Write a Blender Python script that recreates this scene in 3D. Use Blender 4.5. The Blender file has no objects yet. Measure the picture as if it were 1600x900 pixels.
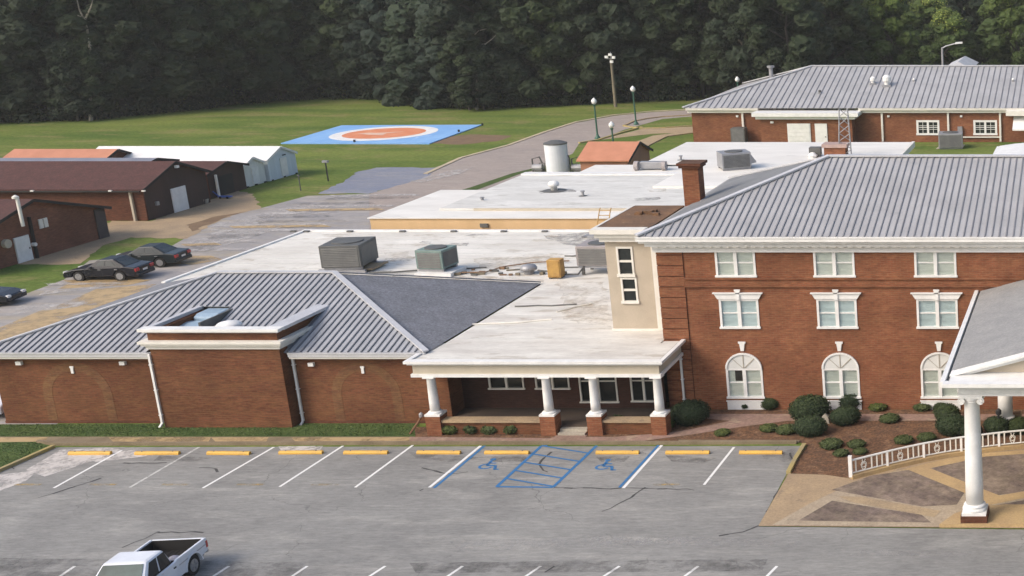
import bpy, bmesh, math, random
from mathutils import Vector, Matrix, noise
R = random.Random(11)
sc = bpy.context.scene
COL = sc.collection

# ------------------------------------------------------------------ camera, sky, sun, exposure
FPX, PCX, PCY, PITCH, CAMH = 2055.0, 1735.0, 450.0, math.radians(15), 21.5
cam_d = bpy.data.cameras.new('camera')
cam = bpy.data.objects.new('camera', cam_d); COL.objects.link(cam)
cam.location = (0, 0, CAMH); cam.rotation_euler = (math.radians(75), 0, 0)
cam_d.sensor_width = 36; cam_d.lens = FPX/1600*36; cam_d.shift_x = -(PCX-800)/1600
cam_d.clip_start = 0.5; cam_d.clip_end = 4000
sc.camera = cam

SUN_EL, SUN_AZ = math.radians(40), math.radians(228)     # azimuth clockwise from +Y: light comes from the front left
world = bpy.data.worlds.new('World'); sc.world = world; world.use_nodes = True
wn = world.node_tree.nodes; wl = world.node_tree.links
sky = wn.new('ShaderNodeTexSky'); sky.sky_type = 'NISHITA'; sky.sun_disc = False
sky.sun_elevation = SUN_EL; sky.sun_rotation = SUN_AZ; sky.dust_density = 4; sky.air_density = 1.0
wl.new(sky.outputs[0], wn['Background'].inputs[0]); wn['Background'].inputs[1].default_value = 0.15
sd = bpy.data.lights.new('sun', 'SUN'); sd.energy = 1.05; sd.angle = math.radians(20); sd.color = (1, .93, .84)
so = bpy.data.objects.new('sun', sd); COL.objects.link(so)
sv = Vector((math.sin(SUN_AZ)*math.cos(SUN_EL), math.cos(SUN_AZ)*math.cos(SUN_EL), math.sin(SUN_EL)))
so.rotation_euler = sv.to_track_quat('Z', 'Y').to_euler(); so.location = sv*100
sc.view_settings.view_transform = 'Standard'; sc.view_settings.look = 'None'
sc.view_settings.exposure = 0.6; sc.view_settings.gamma = 1

# ------------------------------------------------------------------ survey: a measured bearing to a point at a known height or distance
_s, _c = math.sin(PITCH), math.cos(PITCH)
def ray(x, y):
    a = (x-PCX)/FPX; b = (y-PCY)/FPX
    return a, _c-b*_s, -(b*_c+_s)
def P(x, y, z=0.0):
    a, b, d = ray(x, y); t = (z-CAMH)/d
    return Vector((a*t, b*t, z))
def PY(x, y, Y):
    a, b, d = ray(x, y); t = Y/b
    return Vector((a*t, Y, CAMH+d*t))

# ------------------------------------------------------------------ materials
def new_mat(name):
    m = bpy.data.materials.new(name); m.use_nodes = True
    return m, m.node_tree.nodes, m.node_tree.links, m.node_tree.nodes['Principled BSDF']
def rgba(c): return (c[0], c[1], c[2], 1)
def coords(n, l, mode='Object', stretch=(1, 1, 1)):
    t = n.new('ShaderNodeTexCoord'); mp = n.new('ShaderNodeMapping'); mp.inputs['Scale'].default_value = stretch
    l.new(t.outputs[mode], mp.inputs[0]); return mp.outputs[0]
def nz(n, l, vec, scale, detail=4, rough=.6, dist=0):
    t = n.new('ShaderNodeTexNoise'); t.inputs['Scale'].default_value = scale; t.inputs['Detail'].default_value = detail
    t.inputs['Roughness'].default_value = rough; t.inputs['Distortion'].default_value = dist
    if vec is not None: l.new(vec, t.inputs['Vector'])
    return t.outputs['Fac']
def ramp(n, l, fac, stops):
    r = n.new('ShaderNodeValToRGB'); e = r.color_ramp.elements
    while len(e) < len(stops): e.new(.5)
    for k, (p, c) in enumerate(stops):
        e[k].position = p; e[k].color = rgba(c) if not isinstance(c, (int, float)) else (c, c, c, 1)
    l.new(fac, r.inputs[0]); return r.outputs[0]
def mix(n, l, fac, a, b, mode='MIX'):
    m = n.new('ShaderNodeMix'); m.data_type = 'RGBA'; m.blend_type = mode
    for sock, v in ((m.inputs[0], fac), (m.inputs[6], a), (m.inputs[7], b)):
        if isinstance(v, (int, float)): sock.default_value = v
        elif isinstance(v, tuple): sock.default_value = rgba(v)
        else: l.new(v, sock)
    return m.outputs[2]
def bump(n, l, b, fac, strength=.3, dist=.02):
    u = n.new('ShaderNodeBump'); u.inputs['Strength'].default_value = strength; u.inputs['Distance'].default_value = dist
    l.new(fac, u.inputs['Height']); l.new(u.outputs[0], b.inputs['Normal'])
def mk(name, c1, c2=None, scale=1.0, rough=.8, bmp=0, bscale=30, metal=0, spots=None, stretch=(1, 1, 1), lo=.35, hi=.65, fine=.15, spec=None):
    m, n, l, b = new_mat(name); v = coords(n, l, 'Object', stretch)
    c2 = c2 or tuple(x*.85 for x in c1)
    col = ramp(n, l, nz(n, l, v, scale, 5), [(lo, c1), (hi, c2)])
    if spots:
        col = mix(n, l, ramp(n, l, nz(n, l, v, spots[1], 6, .7, .4), [(spots[2], 0.0), (min(.99, spots[2]+.08), spots[3] if len(spots) > 3 else 1.0)]), col, spots[0])
    if fine:
        g = ramp(n, l, nz(n, l, v, bscale, 3, .8), [(.3, 1-fine*1.4), (.7, 1+fine)])
        col = mix(n, l, 1.0, col, g, 'MULTIPLY')
    l.new(col, b.inputs['Base Color']); b.inputs['Roughness'].default_value = rough; b.inputs['Metallic'].default_value = metal
    if spec is not None: b.inputs['Specular IOR Level'].default_value = spec
    if bmp: bump(n, l, b, nz(n, l, v, bscale, 4, .7), bmp)
    return m
def brick_mat(name, c1, c2, mortar, bw=.30, rh=.10, patch=(.2, .1, .05), pamt=.5):
    m, n, l, b = new_mat(name); t = n.new('ShaderNodeTexCoord'); s = n.new('ShaderNodeSeparateXYZ'); l.new(t.outputs['Object'], s.inputs[0])
    a = n.new('ShaderNodeMath'); a.operation = 'ADD'; l.new(s.outputs[0], a.inputs[0]); l.new(s.outputs[1], a.inputs[1])
    cb = n.new('ShaderNodeCombineXYZ'); l.new(a.outputs[0], cb.inputs[0]); l.new(s.outputs[2], cb.inputs[1])
    br = n.new('ShaderNodeTexBrick'); l.new(cb.outputs[0], br.inputs['Vector'])
    br.inputs['Scale'].default_value = 1; br.inputs['Brick Width'].default_value = bw; br.inputs['Row Height'].default_value = rh
    br.inputs['Mortar Size'].default_value = .010; br.inputs['Color1'].default_value = rgba(c1); br.inputs['Color2'].default_value = rgba(c2)
    br.inputs['Mortar'].default_value = rgba(mortar)
    v = t.outputs['Object']
    mp = n.new('ShaderNodeMapping'); mp.inputs['Scale'].default_value = (.9, .9, 2.6); l.new(v, mp.inputs[0])
    f = ramp(n, l, nz(n, l, mp.outputs[0], 1.1, 6, .75, .6), [(.42, 0.0), (.68, pamt)])
    col = mix(n, l, f, br.outputs['Color'], patch)
    mp2 = n.new('ShaderNodeMapping'); mp2.inputs['Scale'].default_value = (1.2, 1.2, 9); l.new(v, mp2.inputs[0])
    g = ramp(n, l, nz(n, l, mp2.outputs[0], 2.2, 5, .8), [(.32, .62), (.68, 1.36)])
    col = mix(n, l, 1.0, col, g, 'MULTIPLY')
    g2 = ramp(n, l, nz(n, l, v, .35, 3, .6), [(.35, .80), (.65, 1.16)])
    col = mix(n, l, 1.0, col, g2, 'MULTIPLY')
    l.new(col, b.inputs['Base Color']); b.inputs['Roughness'].default_value = .9; b.inputs['Specular IOR Level'].default_value = .2
    bump(n, l, b, br.outputs['Fac'], -.4, .01)
    return m
def asphalt_mat(name, c1, c2, crack=True, streak=(.27, .26, .245), tan=(.33, .27, .17), tanamt=0.0):
    m, n, l, b = new_mat(name); v = coords(n, l)
    col = ramp(n, l, nz(n, l, v, .22, 6, .62, .6), [(.36, c1), (.64, c2)])
    v2 = coords(n, l, 'Object', (.35, 1.5, 1))
    col = mix(n, l, ramp(n, l, nz(n, l, v2, .7, 6, .7, .5), [(.50, 0.0), (.70, .7)]), col, streak)
    if tanamt: col = mix(n, l, ramp(n, l, nz(n, l, v2, .35, 6, .7, .4), [(.5, 0.0), (.62, tanamt)]), col, tan)
    g = ramp(n, l, nz(n, l, v2, 5, 6, .9), [(.34, .72), (.66, 1.24)]); col = mix(n, l, 1.0, col, g, 'MULTIPLY')
    if crack:
        nn = n.new('ShaderNodeTexNoise'); nn.inputs['Scale'].default_value = .8; nn.inputs['Detail'].default_value = 5; l.new(v, nn.inputs['Vector'])
        mx = n.new('ShaderNodeVectorMath'); mx.operation = 'MULTIPLY_ADD'; l.new(nn.outputs['Color'], mx.inputs[0]); mx.inputs[1].default_value = (1.8, 1.8, 0); l.new(v, mx.inputs[2])
        vo = n.new('ShaderNodeTexVoronoi'); vo.feature = 'DISTANCE_TO_EDGE'; vo.inputs['Scale'].default_value = .17; l.new(mx.outputs[0], vo.inputs['Vector'])
        ck = ramp(n, l, vo.outputs['Distance'], [(.0, .75), (.004, 0.0)])
        pt = ramp(n, l, nz(n, l, v, .3, 2), [(.46, 0.0), (.56, .75)])
        col = mix(n, l, mix(n, l, 1.0, ck, pt, 'MULTIPLY'), col, (.055, .053, .05))
    l.new(col, b.inputs['Base Color']); b.inputs['Roughness'].default_value = .9
    bump(n, l, b, nz(n, l, v, 60, 3, .8), .25, .01); return m
def glass_mat(name, tint=(.86, .90, .88), gl=.12):
    m, n, l, b = new_mat(name); n.remove(b); o = n['Material Output']
    tr = n.new('ShaderNodeBsdfTransparent'); tr.inputs[0].default_value = rgba(tint); g = n.new('ShaderNodeBsdfGlossy'); g.inputs['Roughness'].default_value = .08
    ly = n.new('ShaderNodeLayerWeight'); ly.inputs[0].default_value = .3
    mm = n.new('ShaderNodeMath'); mm.operation = 'MULTIPLY_ADD'; l.new(ly.outputs['Fresnel'], mm.inputs[0]); mm.inputs[1].default_value = .6; mm.inputs[2].default_value = gl
    s = n.new('ShaderNodeMixShader'); l.new(mm.outputs[0], s.inputs[0]); l.new(tr.outputs[0], s.inputs[1]); l.new(g.outputs[0], s.inputs[2]); l.new(s.outputs[0], o.inputs[0]); return m
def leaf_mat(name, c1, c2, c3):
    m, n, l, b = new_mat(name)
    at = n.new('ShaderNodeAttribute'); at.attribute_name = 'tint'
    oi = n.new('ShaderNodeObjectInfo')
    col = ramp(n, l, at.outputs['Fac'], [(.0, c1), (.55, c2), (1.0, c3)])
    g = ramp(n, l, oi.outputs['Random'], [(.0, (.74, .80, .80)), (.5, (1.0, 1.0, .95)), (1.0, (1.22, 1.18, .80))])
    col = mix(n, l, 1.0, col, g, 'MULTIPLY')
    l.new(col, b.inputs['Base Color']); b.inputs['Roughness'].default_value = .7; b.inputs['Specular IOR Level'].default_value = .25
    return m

BRICK_MAIN = brick_mat('brick_red', (.222, .080, .040), (.168, .057, .029), (.18, .10, .06), patch=(.27, .13, .062), pamt=.5)
BRICK_WING = brick_mat('brick_brown', (.152, .057, .029), (.113, .041, .021), (.122, .066, .038), patch=(.170, .086, .037), pamt=.6)
BRICK_ARCH = brick_mat('brick_tan_patch', (.150, .066, .034), (.118, .050, .027), (.13, .08, .045), patch=(.185, .105, .045), pamt=.75)
BRICK_OLD = brick_mat('brick_dull', (.125, .045, .026), (.095, .035, .021), (.105, .06, .04), patch=(.125, .056, .032), pamt=.35)
DARKFL = mk('dark_porch_floor', (.085, .06, .045), (.065, .048, .038), 1, .9)
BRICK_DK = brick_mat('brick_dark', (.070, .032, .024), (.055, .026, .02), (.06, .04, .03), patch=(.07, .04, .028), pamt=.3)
WHITE = mk('white_paint', (.78, .77, .74), (.68, .67, .64), 2, .5, fine=.05)
CREAM = mk('cream_trim', (.74, .71, .64), (.66, .63, .56), 1.5, .6, fine=.06)
TANTRIM = mk('tan_band', (.50, .44, .34), (.44, .39, .30), 1.5, .7, fine=.06)
STUCCO = mk('beige_stucco', (.47, .40, .31), (.41, .35, .27), .8, .9, .2, 20, fine=.06)
YSTUCCO = mk('yellow_stucco', (.66, .46, .25), (.58, .40, .21), .7, .9, fine=.06, stretch=(1, 1, .5))
SEAMM = mk('membrane_seam_grey', (.50, .49, .46), (.60, .585, .55), 1, .8)
MEMB = mk('white_membrane', (.72, .695, .63), (.58, .55, .49), .35, .7, .25, 2.2, spots=((.38, .33, .26), .8, .56, .7), stretch=(.6, 1.2, 1), fine=.07)
MEMB_D = mk('weathered_membrane', (.68, .66, .60), (.54, .51, .46), .6, .8, .3, 2.5, spots=((.38, .33, .26), .9, .56, .6), stretch=(.5, 1.4, 1), fine=.09)
METAL = mk('grey_roof_metal', (.41, .415, .43), (.34, .345, .36), .5, .5, metal=.1, fine=.06, bscale=12, spots=((.28, .285, .30), .9, .60, .6))
METAL_MAIN = mk('pale_roof_metal', (.41, .405, .405), (.34, .335, .335), .4, .55, metal=.08, spots=((.30, .30, .30), .8, .60, .5), fine=.06, bscale=12)
SEAM_SHADE = mk('shaded_seam_metal', (.155, .163, .18), (.125, .132, .146), 1, .6, metal=.1, fine=.05)  # shaded side of the ribs put into a darker grey
SEAM_SHADE_L = mk('pale_shaded_seam', (.24, .24, .25), (.20, .20, .21), 1, .6, metal=.1, fine=.05)  # paler version, rib shade likewise held in the colour
HIPCAP = mk('hip_cap_metal', (.56, .56, .57), (.48, .48, .49), 1, .5, metal=.1)
SHINGLE_SHADE = mk('shaded_slate_shingle', (.20, .205, .225), (.16, .165, .18), 1.2, .9, .4, 9, fine=.3)  # slate grey darkened to carry the shade of the hip end
SHINGLE_L = mk('grey_shingle', (.30, .30, .295), (.25, .25, .25), 1.0, .9, .3, 8, fine=.2)
SHINGLE_R = mk('brown_shingle', (.085, .032, .026), (.062, .024, .020), 1.5, .9, .4, 7, fine=.3)
RUSTROOF = mk('rusty_gravel', (.20, .105, .05), (.12, .07, .04), 1.1, .95, .4, 10, spots=((.30, .20, .11), 1.5, .6, .7), fine=.25)
ORANGE = mk('orange_metal_roof', (.52, .23, .135), (.45, .195, .11), 1, .5, fine=.05, spec=.3)
GREYMET = mk('dull_grey_roof', (.24, .25, .29), (.19, .20, .24), .6, .6, metal=.2)
LAWN = mk('lawn_grass', (.085, .135, .028), (.170, .205, .048), .13, .95, .6, 4, spots=((.235, .20, .085), .2, .53, .65), stretch=(.5, 1.3, 1), fine=.30, spec=.1)
LAWN_D = mk('dark_green_grass', (.056, .092, .030), (.088, .122, .038), .6, .95, .5, 9, spots=((.11, .10, .04), .9, .62, .5), fine=.35, spec=.1)  # darker green than the main lawn
ASPH = asphalt_mat('parking_asphalt', (.255, .250, .234), (.198, .194, .183), streak=(.35, .338, .308))
ASPH2 = asphalt_mat('back_asphalt', (.25, .24, .24), (.31, .29, .275), False, (.43, .38, .34), tanamt=.5)
ASPH3 = asphalt_mat('drive_asphalt', (.33, .275, .24), (.28, .24, .215), False, (.38, .33, .28))
BLUEASPH = asphalt_mat('blue_grey_asphalt', (.17, .19, .25), (.21, .22, .26), False, (.32, .30, .28))
SANDY = mk('sandy_concrete', (.40, .29, .17), (.30, .22, .14), .5, .95, .3, 12, spots=((.22, .17, .12), .8, .58, .7), fine=.18)
SANDY_Y = mk('ochre_concrete', (.47, .33, .16), (.39, .27, .14), .7, .95, .2, 12, spots=((.36, .25, .13), 1.0, .6, .6), fine=.14)
PATHTAN = mk('tan_path', (.40, .30, .18), (.32, .24, .15), .5, .95, .3, 12, spots=((.28, .2, .13), 1.1, .56, .6), fine=.2)
CONC = mk('pale_concrete', (.42, .38, .31), (.32, .28, .22), 1, .9, .2, 12, fine=.15)
MULCH = mk('red_mulch', (.165, .080, .036), (.100, .052, .028), 1.6, .95, .9, 9, spots=((.23, .13, .07), 2.2, .54, .7), fine=.5)
DIRT = mk('brown_dirt', (.15, .095, .055), (.20, .13, .07), .8, .95, .4, 12, fine=.25)
PAVER = brick_mat('paver_brick', (.185, .140, .115), (.15, .115, .10), (.23, .19, .14), .35, .35, patch=(.27, .215, .155), pamt=.8)
CURBY = mk('worn_yellow_curb', (.42, .32, .10), (.30, .25, .14), 1.5, .8, fine=.2)
CURBG = mk('stained_curb', (.24, .19, .12), (.17, .13, .08), 1.2, .9, fine=.2)
YEL = mk('yellow_paint', (.70, .40, .06), (.58, .34, .07), 2.5, .6, .2, 20, spots=((.40, .30, .18), 3, .70, .8), fine=.12)
def worn_paint(name, c, lo, hi, sc_=2.2, amt=1.0):
    m, n, l, b = new_mat(name); v = coords(n, l); l.remove(b.outputs[0].links[0]); o = n['Material Output']
    b.inputs['Base Color'].default_value = rgba(c); b.inputs['Roughness'].default_value = .7
    t = n.new('ShaderNodeBsdfTransparent'); s = n.new('ShaderNodeMixShader')
    l.new(ramp(n, l, nz(n, l, v, sc_, 6, .75), [(lo, 0.0), (hi, amt)]), s.inputs[0]); l.new(t.outputs[0], s.inputs[1]); l.new(b.outputs[0], s.inputs[2]); l.new(s.outputs[0], o.inputs[0]); return m
LINE_W = worn_paint('white_line_paint', (.74, .73, .70), .22, .42)
LINE_FADED = worn_paint('faded_white_line', (.60, .59, .55), .22, .52, amt=.85)
LINE_B = worn_paint('blue_line_paint', (.03, .15, .34), .24, .42)
LINE_Y = worn_paint('ghost_yellow_paint', (.50, .36, .14), .40, .62, 2.5, .65)
STAIN_W = worn_paint('white_scuff', (.52, .49, .46), .38, .62, 1.1, .8)
STAIN_W2 = worn_paint('pale_scraped_pavement', (.62, .58, .54), .30, .55, 1.5, .85)
STAIN_W3 = worn_paint('faint_scrape', (.42, .41, .39), .46, .66, 1.3, .5)
STAIN_D = worn_paint('dark_oil_stain', (.075, .07, .065), .42, .68, 1.1, .5)
STAIN_T = worn_paint('sand_wash', (.46, .33, .17), .32, .54, .45, .92)
STAIN_RUST = worn_paint('rust_stain', (.46, .36, .24), .44, .66, 1.3, .42)
STAIN_G = worn_paint('grey_roof_grime', (.30, .29, .27), .40, .62, 1.2, .7)
BLIND = mk('pale_blind', (.82, .85, .76), (.66, .70, .62), 1.3, .8, stretch=(.8, 1, 5), fine=.12)
BLIND_C = mk('blue_grey_blind', (.76, .88, .88), (.60, .72, .72), 1.3, .8, stretch=(.8, 1, 5), fine=.12)
GLASS = glass_mat('window_glass', (.975, .985, .98), .05); DGLASS = mk('dark_glass', (.015, .018, .018), (.03, .034, .032), 1.5, .12, fine=0)
DARK = mk('dark_interior', (.02, .018, .016), (.03, .026, .022), 1, .9)
BLACKM = mk('black_iron', (.02, .02, .022), None, 1, .5)
GREY_M = mk('galvanised_metal', (.36, .36, .37), (.28, .28, .29), 1.5, .5, metal=.4, spots=((.22, .17, .13), 2, .66, .5))
GREY_D = mk('dark_grey_metal', (.13, .13, .12), (.10, .10, .095), 2, .6, metal=.2)
MAUVE = mk('faded_metal', (.38, .34, .33), (.31, .28, .27), 1.5, .6, metal=.2, spots=((.45, .36, .28), 1.5, .64, .6))
GREENAC = mk('grey_green_metal', (.20, .27, .24), (.15, .21, .19), 2, .6, metal=.1)
OCHRE = mk('ochre_metal', (.50, .30, .08), (.36, .2, .06), 2.5, .7)
WOODP = mk('weathered_pole', (.22, .19, .13), (.16, .13, .09), 3, .9, stretch=(1, 1, .2))
POSTG = mk('green_post', (.03, .11, .07), None, 2, .5)
GLOBE = mk('milk_glass_globe', (.80, .80, .76), (.74, .74, .70), 2, .3, fine=0)
TARPB = mk('blue_pad_paint', (.17, .36, .66), (.24, .44, .72), .4, .8, spots=((.42, .58, .80), .5, .60, .6), stretch=(1, .4, 1), fine=.04)
TARPW = mk('white_pad_paint', (.78, .78, .76), None, 1, .8); TARPO = mk('orange_pad_paint', (.60, .20, .09), (.66, .27, .14), .8, .8, fine=.05)
BARK = mk('dark_bark', (.055, .045, .035), (.035, .03, .025), 2, .9, stretch=(1, 1, .3)); PALEBARK = mk('pale_bark', (.30, .27, .22), (.20, .18, .14), 2, .9)
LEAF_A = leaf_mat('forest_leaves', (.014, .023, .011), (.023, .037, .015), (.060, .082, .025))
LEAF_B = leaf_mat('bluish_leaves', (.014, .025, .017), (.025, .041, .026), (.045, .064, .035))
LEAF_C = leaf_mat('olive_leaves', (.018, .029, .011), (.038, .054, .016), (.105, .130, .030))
LEAF_L = leaf_mat('sunlit_leaves', (.03, .05, .014), (.075, .11, .022), (.30, .34, .07))  # sunlight put into the leaf colour for the bright gaps
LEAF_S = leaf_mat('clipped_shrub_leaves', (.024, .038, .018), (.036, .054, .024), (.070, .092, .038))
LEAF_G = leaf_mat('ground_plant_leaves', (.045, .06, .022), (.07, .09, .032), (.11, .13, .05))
CARK = mk('near_black_paint', (.012, .013, .018), None, 1, .25, fine=0, spec=.4); CARB = mk('dark_green_grey_paint', (.022, .028, .030), None, 1, .25, fine=0, spec=.4)
CARW = mk('white_car_paint', (.72, .74, .78), None, 1, .25, fine=0, spec=.6)
CARGL = mk('car_glass', (.02, .026, .028), (.04, .05, .05), .8, .12, fine=0, spec=.35); WSGL = mk('windscreen_glass', (.06, .10, .095), (.03, .05, .048), 1.2, .1, fine=0, spec=.45)
RUBBER = mk('tyre_rubber', (.018, .018, .018), None, 1, .85); RIM = mk('wheel_alloy', (.42, .42, .42), (.3, .3, .3), 3, .4, metal=.6)
REDL = mk('red_lens', (.40, .02, .02), None, 1, .2, fine=0); CLRL = mk('clear_lens', (.7, .7, .68), None, 1, .15, fine=0)
ROSE = mk('red_flowers', (.22, .05, .05), None, 3, .8)

# ------------------------------------------------------------------ mesh building
class MB:
    def __init__(s): s.v = []; s.f = []; s.m = []; s.t = None
    def add(s, vs, fs, mi=0):
        o = len(s.v); s.v += [tuple(v) for v in vs]
        for f in fs: s.f.append(tuple(i+o for i in f)); s.m.append(mi)
        return s
    def box(s, x0, x1, y0, y1, z0, z1, mi=0):
        return s.add([(x0,y0,z0),(x1,y0,z0),(x1,y1,z0),(x0,y1,z0),(x0,y0,z1),(x1,y0,z1),(x1,y1,z1),(x0,y1,z1)],
                     [(0,3,2,1),(4,5,6,7),(0,1,5,4),(1,2,6,5),(2,3,7,6),(3,0,4,7)], mi)
    def prism(s, poly, h, mi=0):      # poly: 3D points, extruded by vector h
        h = Vector(h); p = [Vector(q) for q in poly]; k = len(p)
        nrm = Vector((0,0,0))
        for i in range(k): nrm += (p[i]-p[0]).cross(p[(i+1) % k]-p[0])
        if nrm.dot(h) > 0: p.reverse()
        fs = [tuple(range(k)), tuple(range(2*k-1, k-1, -1))]
        for i in range(k):
            j = (i+1) % k; fs.append((i, i+k, j+k, j))
        return s.add(p+[q+h for q in p], fs, mi)
    def poly(s, pts, mi=0): return s.add(pts, [tuple(range(len(pts)))], mi)
    def lathe(s, cx, cy, prof, seg=16, mi=0, cap=True):
        k = len(prof); vs = []
        for r, z in prof:
            for i in range(seg):
                a = 2*math.pi*i/seg; vs.append((cx+r*math.cos(a), cy+r*math.sin(a), z))
        fs = [(j*seg+i, j*seg+(i+1) % seg, (j+1)*seg+(i+1) % seg, (j+1)*seg+i) for j in range(k-1) for i in range(seg)]
        if cap: fs += [tuple(range(seg-1, -1, -1)), tuple((k-1)*seg+i for i in range(seg))]
        return s.add(vs, fs, mi)
    def tube(s, pts, rad, seg=8, mi=0):
        pts = [Vector(p) for p in pts]; n = len(pts); rs = rad if isinstance(rad, (list, tuple)) else [rad]*n; vs = []
        for i, p in enumerate(pts):
            d = (pts[min(i+1, n-1)]-pts[max(i-1, 0)]).normalized()
            up = Vector((0, 0, 1)) if abs(d.z) < .9 else Vector((1, 0, 0))
            a = d.cross(up).normalized(); b = a.cross(d)
            for k in range(seg):
                t = 2*math.pi*k/seg; vs.append(p+a*math.cos(t)*rs[i]+b*math.sin(t)*rs[i])
        fs = [(i*seg+k, (i+1)*seg+k, (i+1)*seg+(k+1) % seg, i*seg+(k+1) % seg) for i in range(n-1) for k in range(seg)]
        fs += [tuple(range(seg)), tuple((n-1)*seg+k for k in range(seg-1, -1, -1))]
        return s.add(vs, fs, mi)
def woff(p):
    o = Vector((0, 0, 0))
    while p is not None: o += p.location; p = p.parent
    return o
def build(name, mb, mats, parent=None, local=False, smooth=False, kind=None, bevel=0):
    if not isinstance(mats, (list, tuple)): mats = [mats]
    o = woff(parent) if (parent is not None and not local) else Vector((0, 0, 0))
    me = bpy.data.meshes.new(name); me.from_pydata([(v[0]-o.x, v[1]-o.y, v[2]-o.z) for v in mb.v], [], mb.f)
    for m in mats: me.materials.append(m)
    if len(mats) > 1: me.polygons.foreach_set('material_index', mb.m)
    if smooth: me.polygons.foreach_set('use_smooth', [True]*len(me.polygons))
    if mb.t is not None:
        a = me.attributes.new('tint', 'FLOAT', 'FACE'); a.data.foreach_set('value', mb.t)
    me.update()
    ob = bpy.data.objects.new(name, me); COL.objects.link(ob); ob.parent = parent
    if kind: ob['kind'] = kind
    if bevel:
        b = ob.modifiers.new('bevel', 'BEVEL'); b.width = bevel; b.segments = 2; b.limit_method = 'ANGLE'; b.angle_limit = math.radians(35)
    return ob
def thing(name, label, cat, loc=(0, 0, 0), rz=0, group=None):
    o = bpy.data.objects.new(name, None); o.empty_display_size = .3; COL.objects.link(o); o.location = loc; o.rotation_euler = (0, 0, rz)
    tag(o, label, cat, group); return o
def tag(o, label, cat, group=None):
    o['label'] = label; o['category'] = cat
    if group: o['group'] = group
    return o
CH = {}
def copy_tree(o, parent=None):
    c = o.copy(); COL.objects.link(c)
    if parent is not None: c.parent = parent
    for ch in list(o.children): copy_tree(ch, c)
    return c
def place(proto, loc, rz, sc_=(1, 1, 1), label=None, group=None, first=[0]):
    used = proto.get('_used', 0)
    if used: o = copy_tree(proto)
    else: o = proto; proto['_used'] = 1
    o.location = loc; o.rotation_euler = (0, 0, rz); o.scale = sc_
    if label: o['label'] = label
    if group: o['group'] = group
    return o
def centroid(pts): return sum((Vector(p) for p in pts), Vector((0, 0, 0)))/len(pts)
def ragged(pts, amp=.3, step=1.5, seed=0):
    out = []; pts = [Vector(p) for p in pts]; rr = random.Random(seed)
    for i, a in enumerate(pts):
        b = pts[(i+1) % len(pts)]; n = max(1, int((b-a).length/step))
        for k in range(n):
            q = a.lerp(b, k/n)
            if k: q += Vector((rr.uniform(-amp, amp), rr.uniform(-amp, amp), 0))
            out.append(q)
    return out
def sheet(name, pts, z, mat, parent=None, kind='structure', rag=0, seed=0):
    pts = [Vector((p[0], p[1], z)) for p in pts]
    if rag: pts = ragged(pts, rag, rag*3, seed)
    a = sum(pts[i].x*pts[(i+1) % len(pts)].y-pts[(i+1) % len(pts)].x*pts[i].y for i in range(len(pts)))
    if a < 0: pts.reverse()
    o = build(name, MB().poly(pts), mat, parent)
    if parent is None: o['kind'] = kind
    return o
def G(*pp): return [P(x, y) for x, y in pp]

# ------------------------------------------------------------------ the ground
sheet('lawn', [(-900, -60), (700, -60), (700, 1500), (-900, 1500)], 0, LAWN)
lot = sheet('parking_lot', G((88, 699), (1252, 697), (1185, 823), (1900, 831))+[Vector((14, 22, 0)), Vector((-64, 22, 0))]+G((-210, 880), (-110, 790), (0, 737)), .008, ASPH)
drive = sheet('back_parking_area', G((-330, 640), (-200, 548), (0, 474), (100, 437), (140, 407), (228, 398), (262, 388), (288, 373), (345, 340), (405, 326), (480, 306), (577, 303), (690, 340), (560, 420), (330, 560), (0, 700)), .004, ASPH2)
road = sheet('driveway', G((577, 303), (600, 296), (650, 272), (720, 248), (795, 228), (850, 208), (900, 192), (960, 181), (1020, 175), (1080, 172), (1250, 166), (1250, 178), (1080, 182), (1035, 186), (1003, 195), (975, 203), (935, 219), (905, 224), (895, 240), (800, 285), (690, 345), (577, 400)), .006, ASPH3)
sheet('worn_blue_pavement', G((497, 303), (525, 290), (560, 268), (588, 262), (685, 262), (668, 276), (620, 290), (575, 303), (540, 302)), .010, BLUEASPH, rag=.25, seed=3)
sheet('spur_path', G((935, 219), (1005, 201), (1083, 198), (1100, 205), (1083, 208), (1040, 214), (1012, 228), (990, 250), (940, 250), (985, 225), (1020, 212), (1055, 208), (1020, 209), (960, 216)), .012, PATHTAN)
sheet('service_apron', G((110, 413), (25, 413), (175, 345), (235, 346), (330, 312), (372, 298), (397, 303), (407, 326), (345, 342), (292, 373), (205, 371), (160, 384), (140, 398), (126, 412)), .012, SANDY, rag=.2, seed=4)
sheet('bare_dirt_patch', G((290, 352), (330, 340), (385, 330), (345, 343), (300, 362)), .016, DIRT, rag=.2, seed=5)
sheet('bare_dirt_patch', G((672, 224), (700, 214), (735, 210), (800, 212), (775, 221), (720, 226)), .010, DIRT, rag=.3, seed=6)
for k, (pp, mt) in enumerate([
    (((-60, 545), (0, 512), (60, 487), (110, 470), (150, 452), (245, 444), (210, 462), (150, 486), (60, 520), (-60, 575)), STAIN_T),
    (((115, 440), (150, 437), (240, 437), (200, 446), (90, 452)), STAIN_T), (((255, 400), (330, 400), (350, 406), (300, 414), (255, 410)), STAIN_T),
    (((30, 478), (150, 470), (120, 480), (20, 492)), STAIN_W), (((70, 455), (170, 446), (150, 452), (60, 462)), STAIN_W),
    (((330, 352), (480, 318), (520, 322), (420, 345), (330, 372)), STAIN_W), (((290, 380), (400, 352), (440, 356), (330, 392)), STAIN_W),
    (((260, 392), (350, 378), (330, 392), (240, 402)), STAIN_D), (((640, 284), (700, 268), (740, 262), (720, 272), (660, 286)), STAIN_W)]):
    sheet('pavement_stain', [p for p in G(*pp)], .020+k*.002, mt, parent=drive)
rs_ = random.Random(33)
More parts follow.
